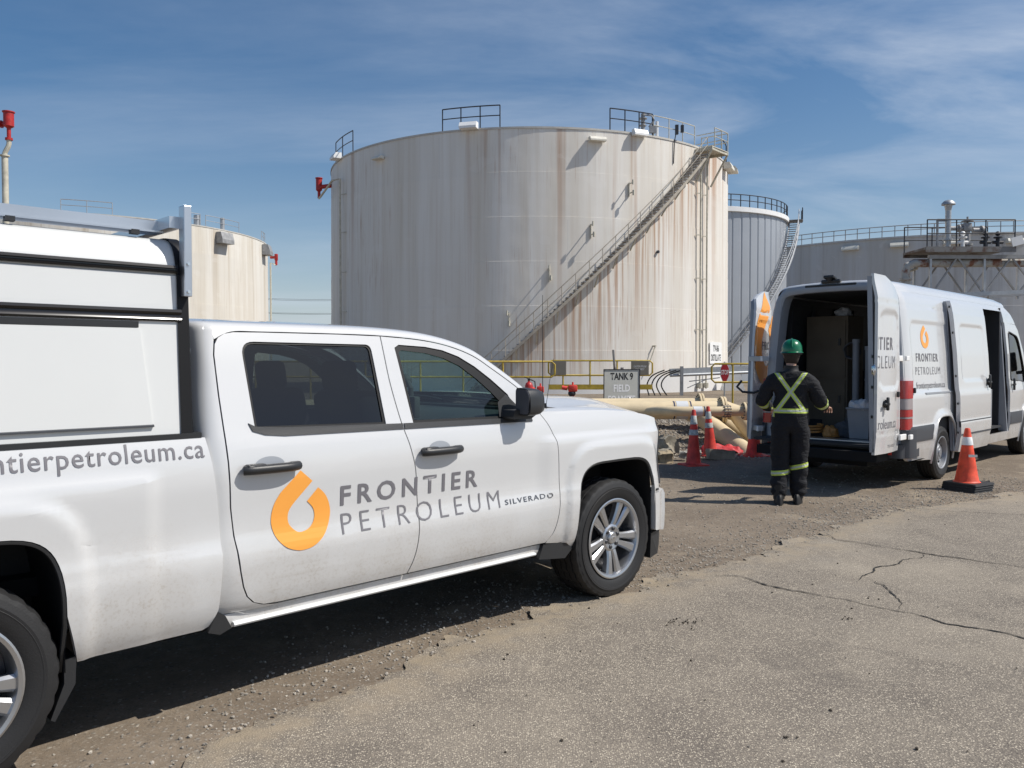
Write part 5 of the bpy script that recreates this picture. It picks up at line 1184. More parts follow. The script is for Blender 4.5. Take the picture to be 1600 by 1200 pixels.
def foam_head(par,c,m_='red_paint',k=1.):
    c=Vector(c); b=MB(); b.cyl(c,c+Vector((0,0,.75*k)),.12*k,n=12); b.lathe([(.12*k,0),(.30*k,.12*k),(.30*k,.95*k),(.36*k,.97*k),(.36*k,1.03*k),(.05*k,1.05*k)],c=c+Vector((0,0,.7*k)),n=18); b.cyl(c+Vector((0,0,1.0*k)),c+Vector((-.75*k,.05,.95*k)),.13*k,n=10); b.cyl(c+Vector((-.45*k,.03,.97*k)),c+Vector((-.52*k,.03,.97*k)),.24*k,n=12)
    b.cyl(c+Vector((0,0,-.02)),c+Vector((0,0,.06)),.22*k,n=12); return b.done('foam_chamber',m_,par,40)
fh=MB(); c=Vector(P9(-75,R9+.75,H9-1.9)); fh.cyl(c,c+Vector((0,0,.5)),.10,n=10); fh.lathe([(.10,0),(.21,.10),(.21,.85),(.25,.87),(.25,.93),(.02,.95)],c=c+Vector((0,0,.45)),n=16); fh.cyl(c+Vector((0,0,.75)),Vector(P9(-73,R9-.05,H9-1.1)),.14,n=10); fh.done('foam_chamber','red_paint',t9,40)
# painted sign plate
sgn=MB(); c0=Vector(P9(57.5,R9+.03,2.4)); o=Vector((c0.x,c0.y,0)).normalized(); s_=Vector((-o.y,o.x,0)); Mx=Matrix(((s_.x,0,o.x,c0.x),(s_.y,0,o.y,c0.y),(0,1,0,c0.z),(0,0,0,1)))
sgn.box((0,0,0),(2.1,1.35,.03)); 
for v_ in sgn.bm.verts: v_.co=Mx@v_.co
pl=sgn.done('sign_plate','white_flat',t9,0)
def plate_text(txt,cx,cy,wd,ht,M,par,m_,bold=.01,z=.02,name='lettering'):
    bm=text_bm(txt,1,1,bold); return decal(name,bm,(cx-wd/2,cy-ht/2,cx+wd/2,cy+ht/2),lambda a,b_:M@Vector((a,b_,z)),m_,par,9,9)
plate_text('T9-B6',0,.28,1.05,.42,Mx,pl,'black_letter',.02); plate_text('DISTILLATE',0,-.30,1.75,.42,Mx,pl,'black_letter',.02)
b=MB(); cs=[P9(a,R9+.06,z) for a,z in ((-19,.1),)]; 
b.box(Vector(P9(-9.0,R9+.9,1.0)),(.9,.5,.9)); b.box(Vector(P9(-6.2,R9+.8,.95)),(.7,.4,.6)); b.done('control_box','grey_metal',t9,0)
# --- tank at the left
tank('storage_tank','pale cream tank behind the truck topper, low in the left of the view',(-44.9,88.9,-.3),18.0,14.9,'shell_left')
t2=bpy.data.objects['storage_tank.001']
def P2(phi,r,z): a=math.atan2(-88.9,44.9)+R(phi); return (r*math.cos(a),r*math.sin(a),z)
for a0,a1 in ((-8,5),(24,31),(33,48),(66,72)): rail_arc('guard_rail',t2,lambda a:P2(a,17.8,14.9),a0,a1,2,1.1,.035,m_='galvanised')
for a in (39,67): hood(a,14.0,1.6,.8,1.1,'grey_metal',t2,P2,18.0)
b=MB(); b.cyl(P2(40.5,17.6,14.9),P2(40.5,17.6,16.1),.22,n=10); b.cyl(P2(30.5,17.5,14.9),P2(30.5,17.5,15.9),.3,n=10); b.done('roof_vent','galvanised',t2)
b=MB(); b.tube([P2(82,18.25,.2),P2(82,18.25,13.2),P2(83,18.9,13.0)],.10); b.done('riser_pipe','beige_pole',t2)
c=Vector(P2(83,18.9,13.0)); b=MB(); b.cyl(c,c+Vector((0,0,.6)),.14,n=10); b.lathe([(.14,0),(.20,.1),(.20,.75),(.02,.8)],c=c+Vector((0,0,.5)),n=16); b.cyl(c+Vector((0,0,.9)),c+Vector((-.7,.2,.9)),.16); b.done('foam_chamber','red_paint',t2,40)
# --- grey clad tank
GC=Vector((17.6,84.9,-.3)); RG=10.0; HG=15.5
b=MB(); tg=thing('storage_tank','slim blue grey tank clad in ribbed sheet with a white rim','storage tank',GC)
NR=66
b=MB(); b.lathe([(RG,0),(RG,HG)],n=NR*8,mod=lambda i,r,h:(-.07 if i%8==0 else 0)); b.done('shell','clad',tg,10) if 'clad' in MAT else b.done('shell','shell_grey',tg,10)
b=MB(); b.lathe([(RG+.02,HG-.02),(RG+.22,HG),(RG+.22,HG+.42),(RG-.1,HG+.5),(.1,HG+.9)],n=128); b.done('rim','white_flat',tg,30)
def PG(phi,r,z): a=math.atan2(-84.9,-17.6)+R(phi); return (r*math.cos(a),r*math.sin(a),z)
rail_arc('guard_rail',tg,lambda a:PG(a,RG+.05,HG+.4),-60,120,32,1.15,.045,m_='black_metal')
s2=bpy.data.objects.new('staircase',None); COL.objects.link(s2); s2.parent=tg
def sg(t,r): return Vector(PG(12+70*t,r,0.2+(HG-.0)*t))
b=MB()
for i in range(66): b.bar(sg(i/65,RG+.2),sg(i/65,RG+1.1),.28,.05)
b.done('treads','grey_metal',s2,0)
for r_ in (RG+.2,RG+1.12):
    b=MB(); ps=[sg(i/60,r_) for i in range(61)]; b.tube(ps,.10,n=6); b.done('stringer','galvanised',s2)
b=MB(); ps=[sg(i/60,RG+1.12) for i in range(61)]; b.tube([p+Vector((0,0,1.1)) for p in ps],.045,n=6); b.tube([p+Vector((0,0,.6)) for p in ps],.035,n=6)
for i in range(0,61,3): b.cyl(ps[i],ps[i]+Vector((0,0,1.1)),.035,n=6)
b.done('handrail','galvanised',s2)
b=MB()
for i in range(6): b.bar(PG(80+i*1.6,RG-.1,HG+.2),PG(80+i*1.6,RG+1.5,HG+.2),.32,.06)
b.done('landing','grey_metal',s2,0); rail_arc('landing_rail',s2,lambda a:PG(a,RG+1.45,HG+.2),80,90,3,1.15,.045)
# --- wide far tank
FC=Vector((58.5,122.0,-.3)); RF=30.0; HF=16.3
tf=thing('storage_tank','very wide low grey tank behind the van with a railing all round its top','storage tank',FC)
b=MB(); b.lathe([(RF+.02,0),(RF+.02,HF*.5),(RF,HF*.5+.01),(RF,HF-.2),(RF+.15,HF-.2),(RF+.15,HF)],n=256); b.done('shell','shell_far',tf,20)
b=MB(); b.lathe([(RF+.15,HF),(RF*.5,HF+.6),(.1,HF+.8)],n=96); b.done('roof','grey_metal',tf,20)
def PF(phi,r,z): a=math.atan2(-122,-58.5)+R(phi); return (r*math.cos(a),r*math.sin(a),z)
rail_arc('guard_rail',tf,lambda a:PF(a,RF-.1,HF),-60,80,54,1.25,.05,m_='grey_metal')
for a in (-12,-2,8.3,20.5,33): hood(a,HF-1.0,1.9,.7,.5,'box_cream',tf,PF,RF)
# ================================================================ pipe rack with vent stack
pk=thing('pipe_rack','weathered steel truss bridge with platform, behind the van roof','pipe rack',(20.2,40,0))
def bars(name,L_,m_='grey_metal',w_=.10,par=pk):
    b=MB()
    for p,q in L_: b.bar(p,q,w_,w_)
    return b.done(name,m_,par,0)
zb,zt=4.75,6.75
bars('chord',[((-.1,0,zb),(7.5,0,zb+.35)),((-.1,1.6,zb),(7.5,1.6,zb+.35))],'galvanised',.20)
bars('chord',[((-.1,0,zt-.1),(7.5,0,zt-.1)),((-.1,1.6,zt-.1),(7.5,1.6,zt-.1))],'grey_metal',.18)
tr=[]
for y in (0,1.6):
    xs=[0,1.3,2.6,3.9,5.2,6.5]
    for i,x in enumerate(xs[:-1]):
        a=zb+.35*x/7.5; b2=zb+.35*(x+1.3)/7.5
        tr.append(((x,y,a if i%2==0 else zt-.1),(x+1.3,y,zt-.1 if i%2==0 else b2)))
for q in tr: bars('diagonal',[q],'grey_metal',.075)
for q in [((x,y,zb),(x,y,zt)) for x in (0,2.6,5.2) for y in (0,1.6)]: bars('vertical',[q],'galvanised',.10)
for x in (.15,2.9,6.9):
    for y in (0,1.6): bars('column',[((x,y,-.3),(x,y,zb))],'grey_metal',.20)
# platform
b=MB(); b.box((1.75,.8,zt+.28),(4.3,2.3,.10)); b.bar((-.4,-.35,zt+.22),(3.9,-.35,zt+.22),.06,.26); b.bar((-.4,1.95,zt+.22),(3.9,1.95,zt+.22),.06,.26); b.done('platform','rust_steel' if 'rust_steel' in MAT else 'grey_metal',pk,0)
rail_arc('guard_rail',pk,lambda t:(-.35+4.2*t,-.35,zt+.33),0,1,3,1.30,.03,m_='black_metal',mid=(.5,))
rail_arc('guard_rail',pk,lambda t:(-.35+4.2*t,1.95,zt+.33),0,1,3,1.30,.03,m_='black_metal',mid=(.5,))
b=MB(); b.tube([(-1.05,.3,-.2),(-1.05,.3,5.95),(-.95,.3,6.25),(-.65,.3,6.38),(7.5,.3,6.42)],.20,n=12); b.cyl((-1.05,.3,5.55),(-1.05,.3,5.65),.29,n=12); b.done('process_pipe','pipe_rust' if 'pipe_rust' in MAT else 'beige_pole',pk)
b=MB(); b.tube([(-.72,.7,-.2),(-.72,.7,6.0),(-.3,.7,6.2)],.09,n=8); b.done('process_pipe','beige_pole',pk)
b=MB(); b.box((3.9,-.45,7.35),(.55,.06,.42),Matrix.Rotation(R(-15),4,'Y')); b.box((4.45,-.40,7.25),(.40,.06,.42),Matrix.Rotation(R(-15),4,'Y')); b.done('notice_board','white_flat',pk,0)
vs_=thing('vent_stack','tall grey vent stack with a rain cap and valve, on the pipe rack platform','vent stack',(20.2,40,0))
b=MB(); b.cyl((1.25,.8,zt+.33),(1.25,.8,9.25),.135,n=16); b.cyl((1.25,.8,7.55),(1.25,.8,7.62),.24,n=16); b.done('stack','galvanised',vs_,40)
b=MB(); b.lathe([(.135,-.40),(.19,-.14),(.32,-.12),(.31,-.04),(.19,.08),(.02,.13)],c=(1.25,.8,9.42),n=20); b.done('rain_cap','galvanised',vs_,40)
b=MB(); b.cyl((.72,.8,7.1),(.72,.8,8.55),.06,n=8); b.box((.92,.8,8.55),(.45,.12,.12)); b.done('side_tube','grey_metal',vs_)
b=MB(); b.cyl((1.3,.8,8.15),(1.95,.8,8.15),.11,n=12); b.cyl((1.75,.8,8.15),(1.81,.8,8.15),.20,n=12); b.box((2.15,.8,8.20),(.42,.35,.40),bev=.05); b.cyl((2.2,.8,8.4),(2.2,.8,8.72),.05,n=8); b.cyl((2.2,.8,8.47),(2.2,.8,8.52),.28,n=14); b.cyl((2.45,.8,8.05),(2.9,.8,8.05),.13,n=12); b.cyl((2.85,.8,8.05),(2.95,.8,8.05),.24,n=12); b.cyl((2.2,.8,zt+.33),(2.2,.8,8.0),.14,n=12); b.cyl((2.2,.8,7.3),(2.2,.8,7.4),.25,n=12); b.done('valve','grey_metal',vs_,40)
for k,(x,lab) in enumerate(((1.65,'short white capped nozzle beside the vent stack'),(2.75,'dark hand valve on the platform, right of the vent stack'),(3.35,'second dark hand valve towards the platform end'))):
    b=MB(); b.cyl((0,0,0),(0,0,.55),.09,n=10); b.cyl((0,0,.50),(0,0,.56),.2,n=12); b.cyl((-.25,0,.3),(.25,0,.3),.08,n=8); b.ball((0,0,.72),.12); o=b.done('valve','white_flat' if k==0 else 'black_metal',None,40); o.location=(20.2+x,40+.2,zt+.33); tag(o,lab,'valve')
# ================================================================ foam monitor at the left
fm=thing('foam_monitor','red foam chamber on a tall cream standpipe, far left above the topper','foam monitor',(-18.3,30,-.2))
b=MB(); b.cyl((0,0,0),(0,0,9.25),.11,n=12); b.bar((-.9,0,6.1),(0,0,6.1),.08,.08); b.cyl((-.9,0,0),(-.9,0,6.5),.05,n=8); b.done('standpipe','beige_pole',fm)
b=MB(); b.tube([(0,0,9.2),(0,0,9.30),(.02,0,9.36),(.13,0,9.55),(.16,0,9.65),(.16,0,9.80)],.085,n=10); b.cyl((0,0,9.2),(0,0,9.25),.16,n=12); b.done('bend','beige_pole',fm)
foam_head(fm,(.16,0,9.80),k=.58)
# ================================================================ yellow railings, signs, pipes
YR='yellow guard railings on the dyke walkway'
def yrail(label,pts,h,legs,toe=None,z0=0,rr=.026,low=.0,midf=.5):
    """one railing: closed rounded frame with uprights; pts (x,y) ends"""
    (xa,ya),(xb,yb)=pts; e=thing('guard_railing',label,'railing',(xa,ya,0),0,YR)
    d=Vector((xb-xa,yb-ya,0)); L_=d.length; d.normalize(); b=MB(); zt_,zb_=h,low; c_=.08
    loop=[(c_,zt_),(L_-c_,zt_),(L_,zt_-c_),(L_,zb_+c_),(L_-c_,zb_),(c_,zb_),(0,zb_+c_),(0,zt_-c_)]
    b.tube([d*a+Vector((0,0,z_)) for a,z_ in loop],rr,n=8,closed=True); b.done('frame','yellow_paint',e,50)
    for a in legs:
        b=MB(); b.cyl(d*(a*L_)+Vector((0,0,z0)),d*(a*L_)+Vector((0,0,zt_)),rr,n=8); b.done('post','yellow_paint',e,50)
    if toe: b=MB(); b.bar(d*0+Vector((0,.0,toe)),d*L_+Vector((0,0,toe)),.06,.16); b.done('kick_plate','yellow_paint',e,0)
    return e
yrail('yellow railing nearest the truck windscreen, left of the field sign',[(-7.0,22.0),(1.14,22.0)],1.60,(.02,.2,.38,.56,.70,.83),low=1.19,z0=.32)
r2=yrail('yellow railing directly behind the field sign, with two small boards on it',[(1.15,26.0),(4.42,26.0)],1.63,(.14,.40,.66,.86),low=1.17,toe=.80,z0=.74)
r3=yrail('yellow railing beside the stop sign, left of the van',[(5.32,22.0),(7.2,22.0)],1.54,(.30,.8),low=1.05,z0=.25,toe=.35)
for (x,y,nm,lab,wd,ht,tx) in ((4.02,25.95,'notice_board','small tan notice board at the right end of the railing behind the field sign',.56,.44,('CAUTION PIPELINE','CALL FIRST')),(1.45,25.95,'notice_board','small tan notice board at the left end of the railing behind the field sign',.50,.44,())):
    e=MB(); e.box((0,0,0),(wd,.012,ht),bev=.004); o=e.done(nm,'sign_tan',None,0); o.location=(x,y,1.40); tag(o,lab,'sign')
    for k,s_ in enumerate(tx): plate_text(s_,0,.05-.09*k,.40-.12*k,.06,Matrix(((1,0,0,0),(0,0,-1,0),(0,1,0,0),(0,0,0,1))),o,'white_flat',0,.008)
sg9=thing('field_sign','grey square sign reading TANK 9 FIELD FOAMITE in front of the yellow railing','sign',(2.79,21,0),R(13))
b=MB(); b.box((0,0,.98),(.97,.012,.86)); bd=b.done('board','sign_grey',sg9,0)
b=MB(); 
for p,q in (((-.48,-.012,.55),(-.48,-.012,1.41)),((.48,-.012,.55),(.48,-.012,1.41)),((-.48,-.012,1.40),(.48,-.012,1.40))): b.bar(p,q,.02,.02)
b.done('edge_frame','black_metal',bd,0)
b=MB(); b.bar((-.18,.03,.2),(-.18,.03,1.45),.05,.05); b.bar((.02,.03,.2),(.02,.03,1.45),.06,.06); b.bar((-.18,.03,1.40),(-.22,.03,1.90),.05,.04); b.done('post','rust_steel' if 'rust_steel' in MAT else 'black_metal',sg9,0)
MS=Matrix(((1,0,0,0),(0,0,-1,0),(0,1,0,.98),(0,0,0,1)))
for s_,cy,wd,m_ in (('TANK 9',.245,.61,'black_letter'),('FIELD',-.055,.44,'white_flat'),('FOAMITE',-.335,.74,'white_flat')): plate_text(s_,0,cy,wd,.185,MS,bd,m_,.026 if m_=='black_letter' else .036,.009)
ss_=thing('stop_sign','red octagonal stop sign seen beside the yellow railing left of the van','sign',(5.80,22.5,0))
b=MB(); b.prism([(.21*math.cos(R(22.5+45*k))*.62,.29*math.sin(R(22.5+45*k))) for k in range(8)],lambda a,c:(a,0,1.31+c),lambda a,c:(a,.012,1.31+c)); b.done('board','white_flat',ss_,0)
b=MB(); b.prism([(.19*math.cos(R(22.5+45*k))*.62,.265*math.sin(R(22.5+45*k))) for k in range(8)],lambda a,c:(a,-.004,1.31+c),lambda a,c:(a,-.001,1.31+c)); b.done('red_face','stop_red',ss_,0)
plate_text('STOP',0,0,.20,.13,Matrix(((1,0,0,0),(0,0,-1,0),(0,1,0,1.31),(0,0,0,1))),ss_,'white_flat',.02,.008)
b=MB(); b.cyl((0,.03,.2),(0,.03,1.6),.02,n=8); b.done('post','galvanised',ss_)
# hydrants / monitors beyond the bonnet
def ext(x,y,z):
    e=thing('fire_extinguisher','red fire extinguisher with a white label, above the truck door mirror','fire extinguisher',(x,y,z))
    b=MB(); b.lathe([(.01,0),(.075,.0),(.08,.02),(.08,.36),(.06,.41),(.025,.43),(.02,.46)],n=18); b.done('cylinder','red_paint',e,40)
    b=MB(); b.lathe([(.0815,.13),(.0815,.25)],n=18); b.done('label_band','white_flat',e,40)
    b=MB(); b.box((0,0,.48),(.05,.04,.05)); b.bar((-.02,0,.50),(-.10,0,.53),.02,.015); b.tube([(.03,0,.48),(.12,0,.44),(.13,0,.30)],.012); b.done('valve_head','black_plastic',e)
ext(.34,16.6,.76)
def hyd(nm,lab,x,y,z,k=1.):
    e=thing(nm,lab,'fire hydrant',(x,y,z))
    b=MB(); b.cyl((0,0,-.4),(0,0,.14),.045*k,n=12); b.cyl((0,0,.10),(0,0,.13),.09*k,n=12); b.cyl((0,0,0),(0,0,.02),.11*k,n=12); b.done('standpipe','red_paint',e)
    b=MB(); b.ball((0,0,.20),.085*k,(1,1,.9)); b.tube([(.0,0,.16),(.06,0,.10),(.02,0,.04)],.02); b.done('swivel','black_metal',e)
    b=MB(); b.box((.02,0,.31),(.20*k,.16,.15),bev=.03); b.cyl((-.10,0,.31),(-.22*k,0,.33),.05,n=10); b.cyl((.02,0,.36),(.02,0,.45),.02,n=8); b.done('nozzle_body','cone_red',e,40)
hyd('monitor_nozzle','small bright red water monitor just above the truck hood, left of the field sign',1.32,18.2,.70,1.)
hyd('monitor_nozzle','partly hidden red and black water monitor beside the door mirror',.62,18.6,.66,.8)
b=MB(); b.tube([(-1.2,18.9,.62),(.2,18.8,.66),(.7,18.6,.60),(1.1,18.5,.56),(1.5,18.4,.60),(2.2,18.5,.58)],.035); o=b.done('fire_hose','wire'); tag(o,'dark hose lying along the bank beyond the truck hood','hose')
# cream pipelines
mat('pipe_cream',(.66,.54,.35),.55,var=.14,vs=2.5,bump=.1,bs=20)
PG_='cream pipelines ending in bolted flanges'
def pipe(lab,pts,r_,flz,marks=(),fl=True,turn=None):
    e=thing('pipeline',lab,'pipeline',(0,0,0),0,PG_); b=MB(); b.tube(pts,r_,n=28); b.done('pipe','pipe_cream',e,50)
    for (p,d,rr) in flz:
        p=Vector(p); d=Vector(d).normalized(); f_=MB(); f_.cyl(p-d*.045,p-d*.008,rr,n=28); f_.cyl(p+d*.008,p+d*.045,rr,n=28); f_.cyl(p-d*.06,p+d*.06,r_*1.06,n=24)
        fo_=f_.done('flange','pipe_cream',e,40); u_=d.cross(Vector((0,0,1))).normalized(); v2=u_.cross(d); g=MB()
        for k in range(12): a=2*PI*k/12; c=p+(u_*math.cos(a)+v2*math.sin(a))*(rr+r_)/2*1.03; g.cyl(c-d*.065,c+d*.065,.014,n=6)
        g.done('bolts','rust_steel' if 'rust_steel' in MAT else 'grey_metal',fo_,0)
    for (p,d,w_,m_) in marks:
        p=Vector(p); d=Vector(d).normalized(); f_=MB(); f_.cyl(p-d*w_/2,p+d*w_/2,r_+.004,n=28,caps=False); f_.done('marking_band',m_,e,40)
    return e
dX=Vector((1,.0,.004)).normalized()
def lp(p0,x): return tuple(Vector(p0)+dX*(x-p0[0])/dX.x)
A0=(3.92,16.9,.655); pipe('large rear cream pipeline whose flange stands highest',[lp(A0,-9),lp(A0,2),A0,lp(A0,4.15),(4.32,16.80,.60),(4.75,16.2,.0),(5.05,15.8,-.5)],.20,[(lp(A0,3.86),dX,.30)])
B0=(4.05,15.6,.685); pipe('thick middle cream pipeline marked with two dark rings',[lp(B0,-8),lp(B0,3),B0,(4.25,15.55,.62),(4.6,15.1,.05),(4.85,14.8,-.4)],.170,[(lp(B0,3.98),dX,.255)],[(lp(B0,3.05),dX,.025,'ring_blue'),(lp(B0,3.36),dX,.022,'ring_blue'),(lp(B0,3.20),dX,.22,'ring_white')])
C0=(4.62,14.9,.705); pipe('slim front cream pipeline with a blue ring and a bolted end flange',[(2.55,15.5,.66),(2.70,15.2,.69),(2.86,14.98,.70),(3.1,14.9,.70),lp(C0,3.6),C0,lp(C0,4.85),(5.05,14.9,.6),(5.3,14.9,-.1)],.088,[(lp(C0,4.22),dX,.165),(lp(C0,3.88),dX,.105)],[(lp(C0,3.47),dX,.022,'ring_blue'),(lp(C0,3.35),dX,.16,'ring_white')])
pipe('thick sloping cream pipe running down into the gravel behind the cones',[(3.35,15.9,.66),(3.62,15.6,.52),(4.55,14.35,-.35)],.165,[])
pipe('shorter shaded sloping pipe behind the thick sloping one',[(3.75,16.5,.62),(4.1,16.1,.45),(5.0,14.9,-.4)],.17,[])
# galvanised tray and cables by the tank
b=MB(); b.bar((8.4,44.0,1.05),(19.5,46,1.45),.10,.34); b.cyl((8.4,43.9,.86),(19.5,45.9,1.26),.08); b.done('cable_tray','galvanised',None); o=bpy.data.objects['cable_tray']; tag(o,'galvanised cable tray running right from the foot of the rusty tank','cable tray')
b=MB(); b.bar((0,0,-.3),(0,0,1.35),.16,.16); b.bar((.4,0,.55),(2.0,-.1,.75),.05,.05); b.bar((.3,0,.2),(1.3,0,.65),.04,.04); o=b.done('cable_post','grey_metal',None,0); o.location=(9.0,43.8,0); tag(o,'short dark post under the left end of the cable tray','post')
for k in range(4):
    b=MB(); b.tube(spl([(0,0,-.2),(-.12-.06*k,0,.35),(.15-.05*k,0,.85),(.8,0,1.15)],5),.035,n=6); o=b.done('cable','wire'); o.location=(7.25+.33*k,43.6+.1*k,0); tag(o,'black cable drooping from the cable tray to the ground','cable','black cables at the end of the tray')
for k,(x,y,lab) in enumerate(((13.9,52.0,'concrete support block nearest the rusty tank, under the cable tray'),(15.9,46.2,'concrete support block close to the folded back van door'))):
    b=MB(); b.prism([(-.75,-.4),(.75,-.4),(.35,1.0),(-.35,1.0)],lambda a,c:(a,-.35,c),lambda a,c:(a,.35,c)); o=b.done('concrete_block','concrete' if k else 'white_flat',None,0); o.location=(x,y,0); tag(o,lab,'concrete block')
# stile and railings between the tanks
b=MB()
for i in range(7): b.box((0,i*.25,.2+i*.18),(.9,.26,.04))
sx=thing('access_steps','small grey steel access steps between the rusty tank and the van','steps',(15.2,50,-.3),R(-60)); b.done('treads','grey_metal',sx,0)
for s_ in (-1,1): b=MB(); b.bar((s_*.47,-.1,.1),(s_*.47,1.7,1.45),.05,.18); b.tube([(s_*.47,0,1.2),(s_*.47,1.6,2.35),(s_*.47,3.0,2.35)],.035); [b.cyl((s_*.47,i*.5,.2+i*.36),(s_*.47,i*.5,1.2+i*.36),.03,n=6) for i in range(4)]; b.done('handrail','galvanised',sx)
for k,(x,y,L_,lab) in enumerate(((14.3,47,5.5,'far grey pipe run at ground level left of the van'),)):
    b=MB(); b.tube([(x,y,.15),(x+L_,y+1,.15)],.16,n=10); b.tube([(x,y+.8,.35),(x+L_,y+1.8,.35)],.12,n=10); b.box((x+1,y+.3,-.05),(.3,1.6,.3)); b.box((x+4,y+.9,-.05),(.3,1.6,.3)); o=b.done('pipe_run','galvanised'); tag(o,lab,'pipe')
# rubble, blocks and the red sheet
def rock(nm,lab,cat,p,s,m_,seed,grp=None,rz=0,cuts=2,am=.22):
    b=MB(); bmesh.ops.create_cube(b.bm,size=1); bmesh.ops.subdivide_edges(b.bm,edges=b.bm.edges[:],cuts=3,use_grid_fill=True)
    for v_ in b.bm.verts:
        q=v_.co*2.2+Vector((seed*3.1,seed,0)); n_=noise.noise_vector(q)*am+noise.noise_vector(q*3)*am*.3; v_.co=Vector(((v_.co.x+n_.x)*s[0],(v_.co.y+n_.y)*s[1],(v_.co.z+n_.z)*s[2]+s[2]*.38))
    o=b.done(nm,m_,None,25); o.location=p; o.rotation_euler=(seed*.37%.5-.2,seed*.23%.4-.2,rz); return tag(o,lab,cat,grp)
rock('concrete_block','broken brown concrete block in front of the rear slim cone','concrete block',(3.42,13.55,.0),(.42,.20,.17),'rubble',3,rz=.1,am=.08)
RG_='broken concrete and wood rubble by the truck nose'
random.seed(4)
for i,(x,y,s_,l_,mm) in enumerate(((2.42,13.0,(.20,.14,.17),'pale split block at the near end of the rubble, by the truck nose','wood'),(2.20,13.1,(.22,.2,.18),'dark chunk leaning behind the truck headlight','rubble'),(2.52,13.6,(.22,.22,.15),'rubble chunk at the middle of the pile','rubble'),(2.35,14.0,(.3,.14,.10),'flat pale slab lying on top of the rubble','concrete'),(2.70,14.0,(.2,.2,.30),'upright dark lump at the back of the rubble pile','rubble'),(2.78,13.3,(.18,.12,.10),'small pale chunk right beside the nearest slim cone','concrete'),(2.62,14.5,(.28,.2,.26),'tall jagged chunk, highest in the rubble pile','rubble'),(3.05,13.6,(.12,.1,.08),'little stone between the two slim cones','concrete'))):
    rock('rubble_chunk',l_,'rubble',(x,y,.02 if i<4 else .06),s_,mm,i+1,RG_,rz=i*.9,am=.25)
bb=MB(); bmesh.ops.create_grid(bb.bm,x_segments=28,y_segments=16,size=1)
for v_ in bb.bm.verts:
    n_=noise.noise(Vector((v_.co.x*3.2,v_.co.y*2.2,1))); v_.co=Vector((v_.co.x*.36+.05*noise.noise(v_.co*4),v_.co.y*.16,.10+.09*n_-.10*abs(v_.co.y)**2-.10*abs(v_.co.x)**3))
o=bb.done('tarpaulin','red_tarp',None,60); o.location=(3.68,14.45,.04); tag(o,'crumpled red plastic sheet lying on the gravel behind the slim cones','sheet')
so=o.modifiers.new('s','SOLIDIFY'); so.thickness=.012
# power lines beyond the tanks
for i,(x,y) in enumerate(((-95,205),(-8,215))):
    e=thing('pylon','steel lattice pylon hidden behind the '+('truck topper' if i==0 else 'rusty tank')+', carrying the far wires','pylon',(x,y,0)); 
    b=MB()
    for sx_ in (-1,1):
        for sy_ in (-1,1): b.bar((sx_*1.6,sy_*1.6,0),(sx_*.3,sy_*.3,21),.2,.2)
    for k in range(8):
        z_=k*2.6; w_=1.6-1.3*z_/21; w2=1.6-1.3*(z_+2.6)/21
        for s_ in (-1,1): b.bar((-w_,s_*w_,z_),(w2,s_*w2,z_+2.6),.1,.1); b.bar((s_*w_,-w_,z_),(s_*w2,w2,z_+2.6),.1,.1)
    b.done('lattice','galvanised',e,0); b=MB()
    for z_ in (13.5,17,20.5): b.bar((0,-2.4,z_),(0,2.4,z_),.15,.2)
    b.done('cross_arm','galvanised',e,0)
for k in range(6):
    y_=(-2.2,2.2)[k%2]; z_=(13.4,16.9,20.4)[k//2]; b=MB(); b.tube([(-95+87*t/12,205+y_+10*t/12,z_-3.2*4*(t/12)*(1-t/12)) for t in range(13)],.035,n=5); o=b.done('power_line','wire'); tag(o,'thin dark overhead wire between the tanks','wire','overhead wires in the gap between the two left tanks')
# ================================================================ ground
t=NT('dirt'); x,y,z=t.xyz()
big=t.noise(.55,5,.6); fine=t.noise(9,6,.7); peb=t.vor(34,out='Color'); pd=t.vor(34); peb2=t.vor(90,out='Color')
base=t.mix(t.mr(big,.3,.7),(.165,.130,.098),(.30,.245,.185))
base=t.mix(t.mr(fine,.35,.65),base,t.mix(.5,base,(.13,.105,.08)),'MIX')
sand=t.mr(t.noise(1.3,4,.6,dist=.6),.56,.70); base=t.mix(t.math('MULTIPLY',sand,.6),base,(.38,.315,.23))
pc=t.n('ShaderNodeSeparateColor'); t.L.new(peb,pc.inputs[0]); pm=t.math('MULTIPLY',t.math('GREATER_THAN',pc.outputs[0],.70),t.math('LESS_THAN',pd,.33))
c=t.mix(t.math('MULTIPLY',pm,.75),base,t.mix(pc.outputs[1],(.12,.11,.10),(.42,.38,.32)))
pc2=t.n('ShaderNodeSeparateColor'); t.L.new(peb2,pc2.inputs[0]); c=t.mix(t.math('MULTIPLY',t.math('GREATER_THAN',pc2.outputs[0],.72),.35),c,t.mix(pc2.outputs[1],(.08,.07,.06),(.36,.32,.27)))
t.out(c,.95); t.b.inputs['Specular IOR Level'].default_value=.15
hh_=t.math('ADD',t.math('MULTIPLY',fine,.6),t.math('MULTIPLY',t.math('SUBTRACT',1.0,pd),t.math('MULTIPLY',pm,.8))); t.bump(t.math('ADD',hh_,t.math('MULTIPLY',peb2,.25)),.9,.02)
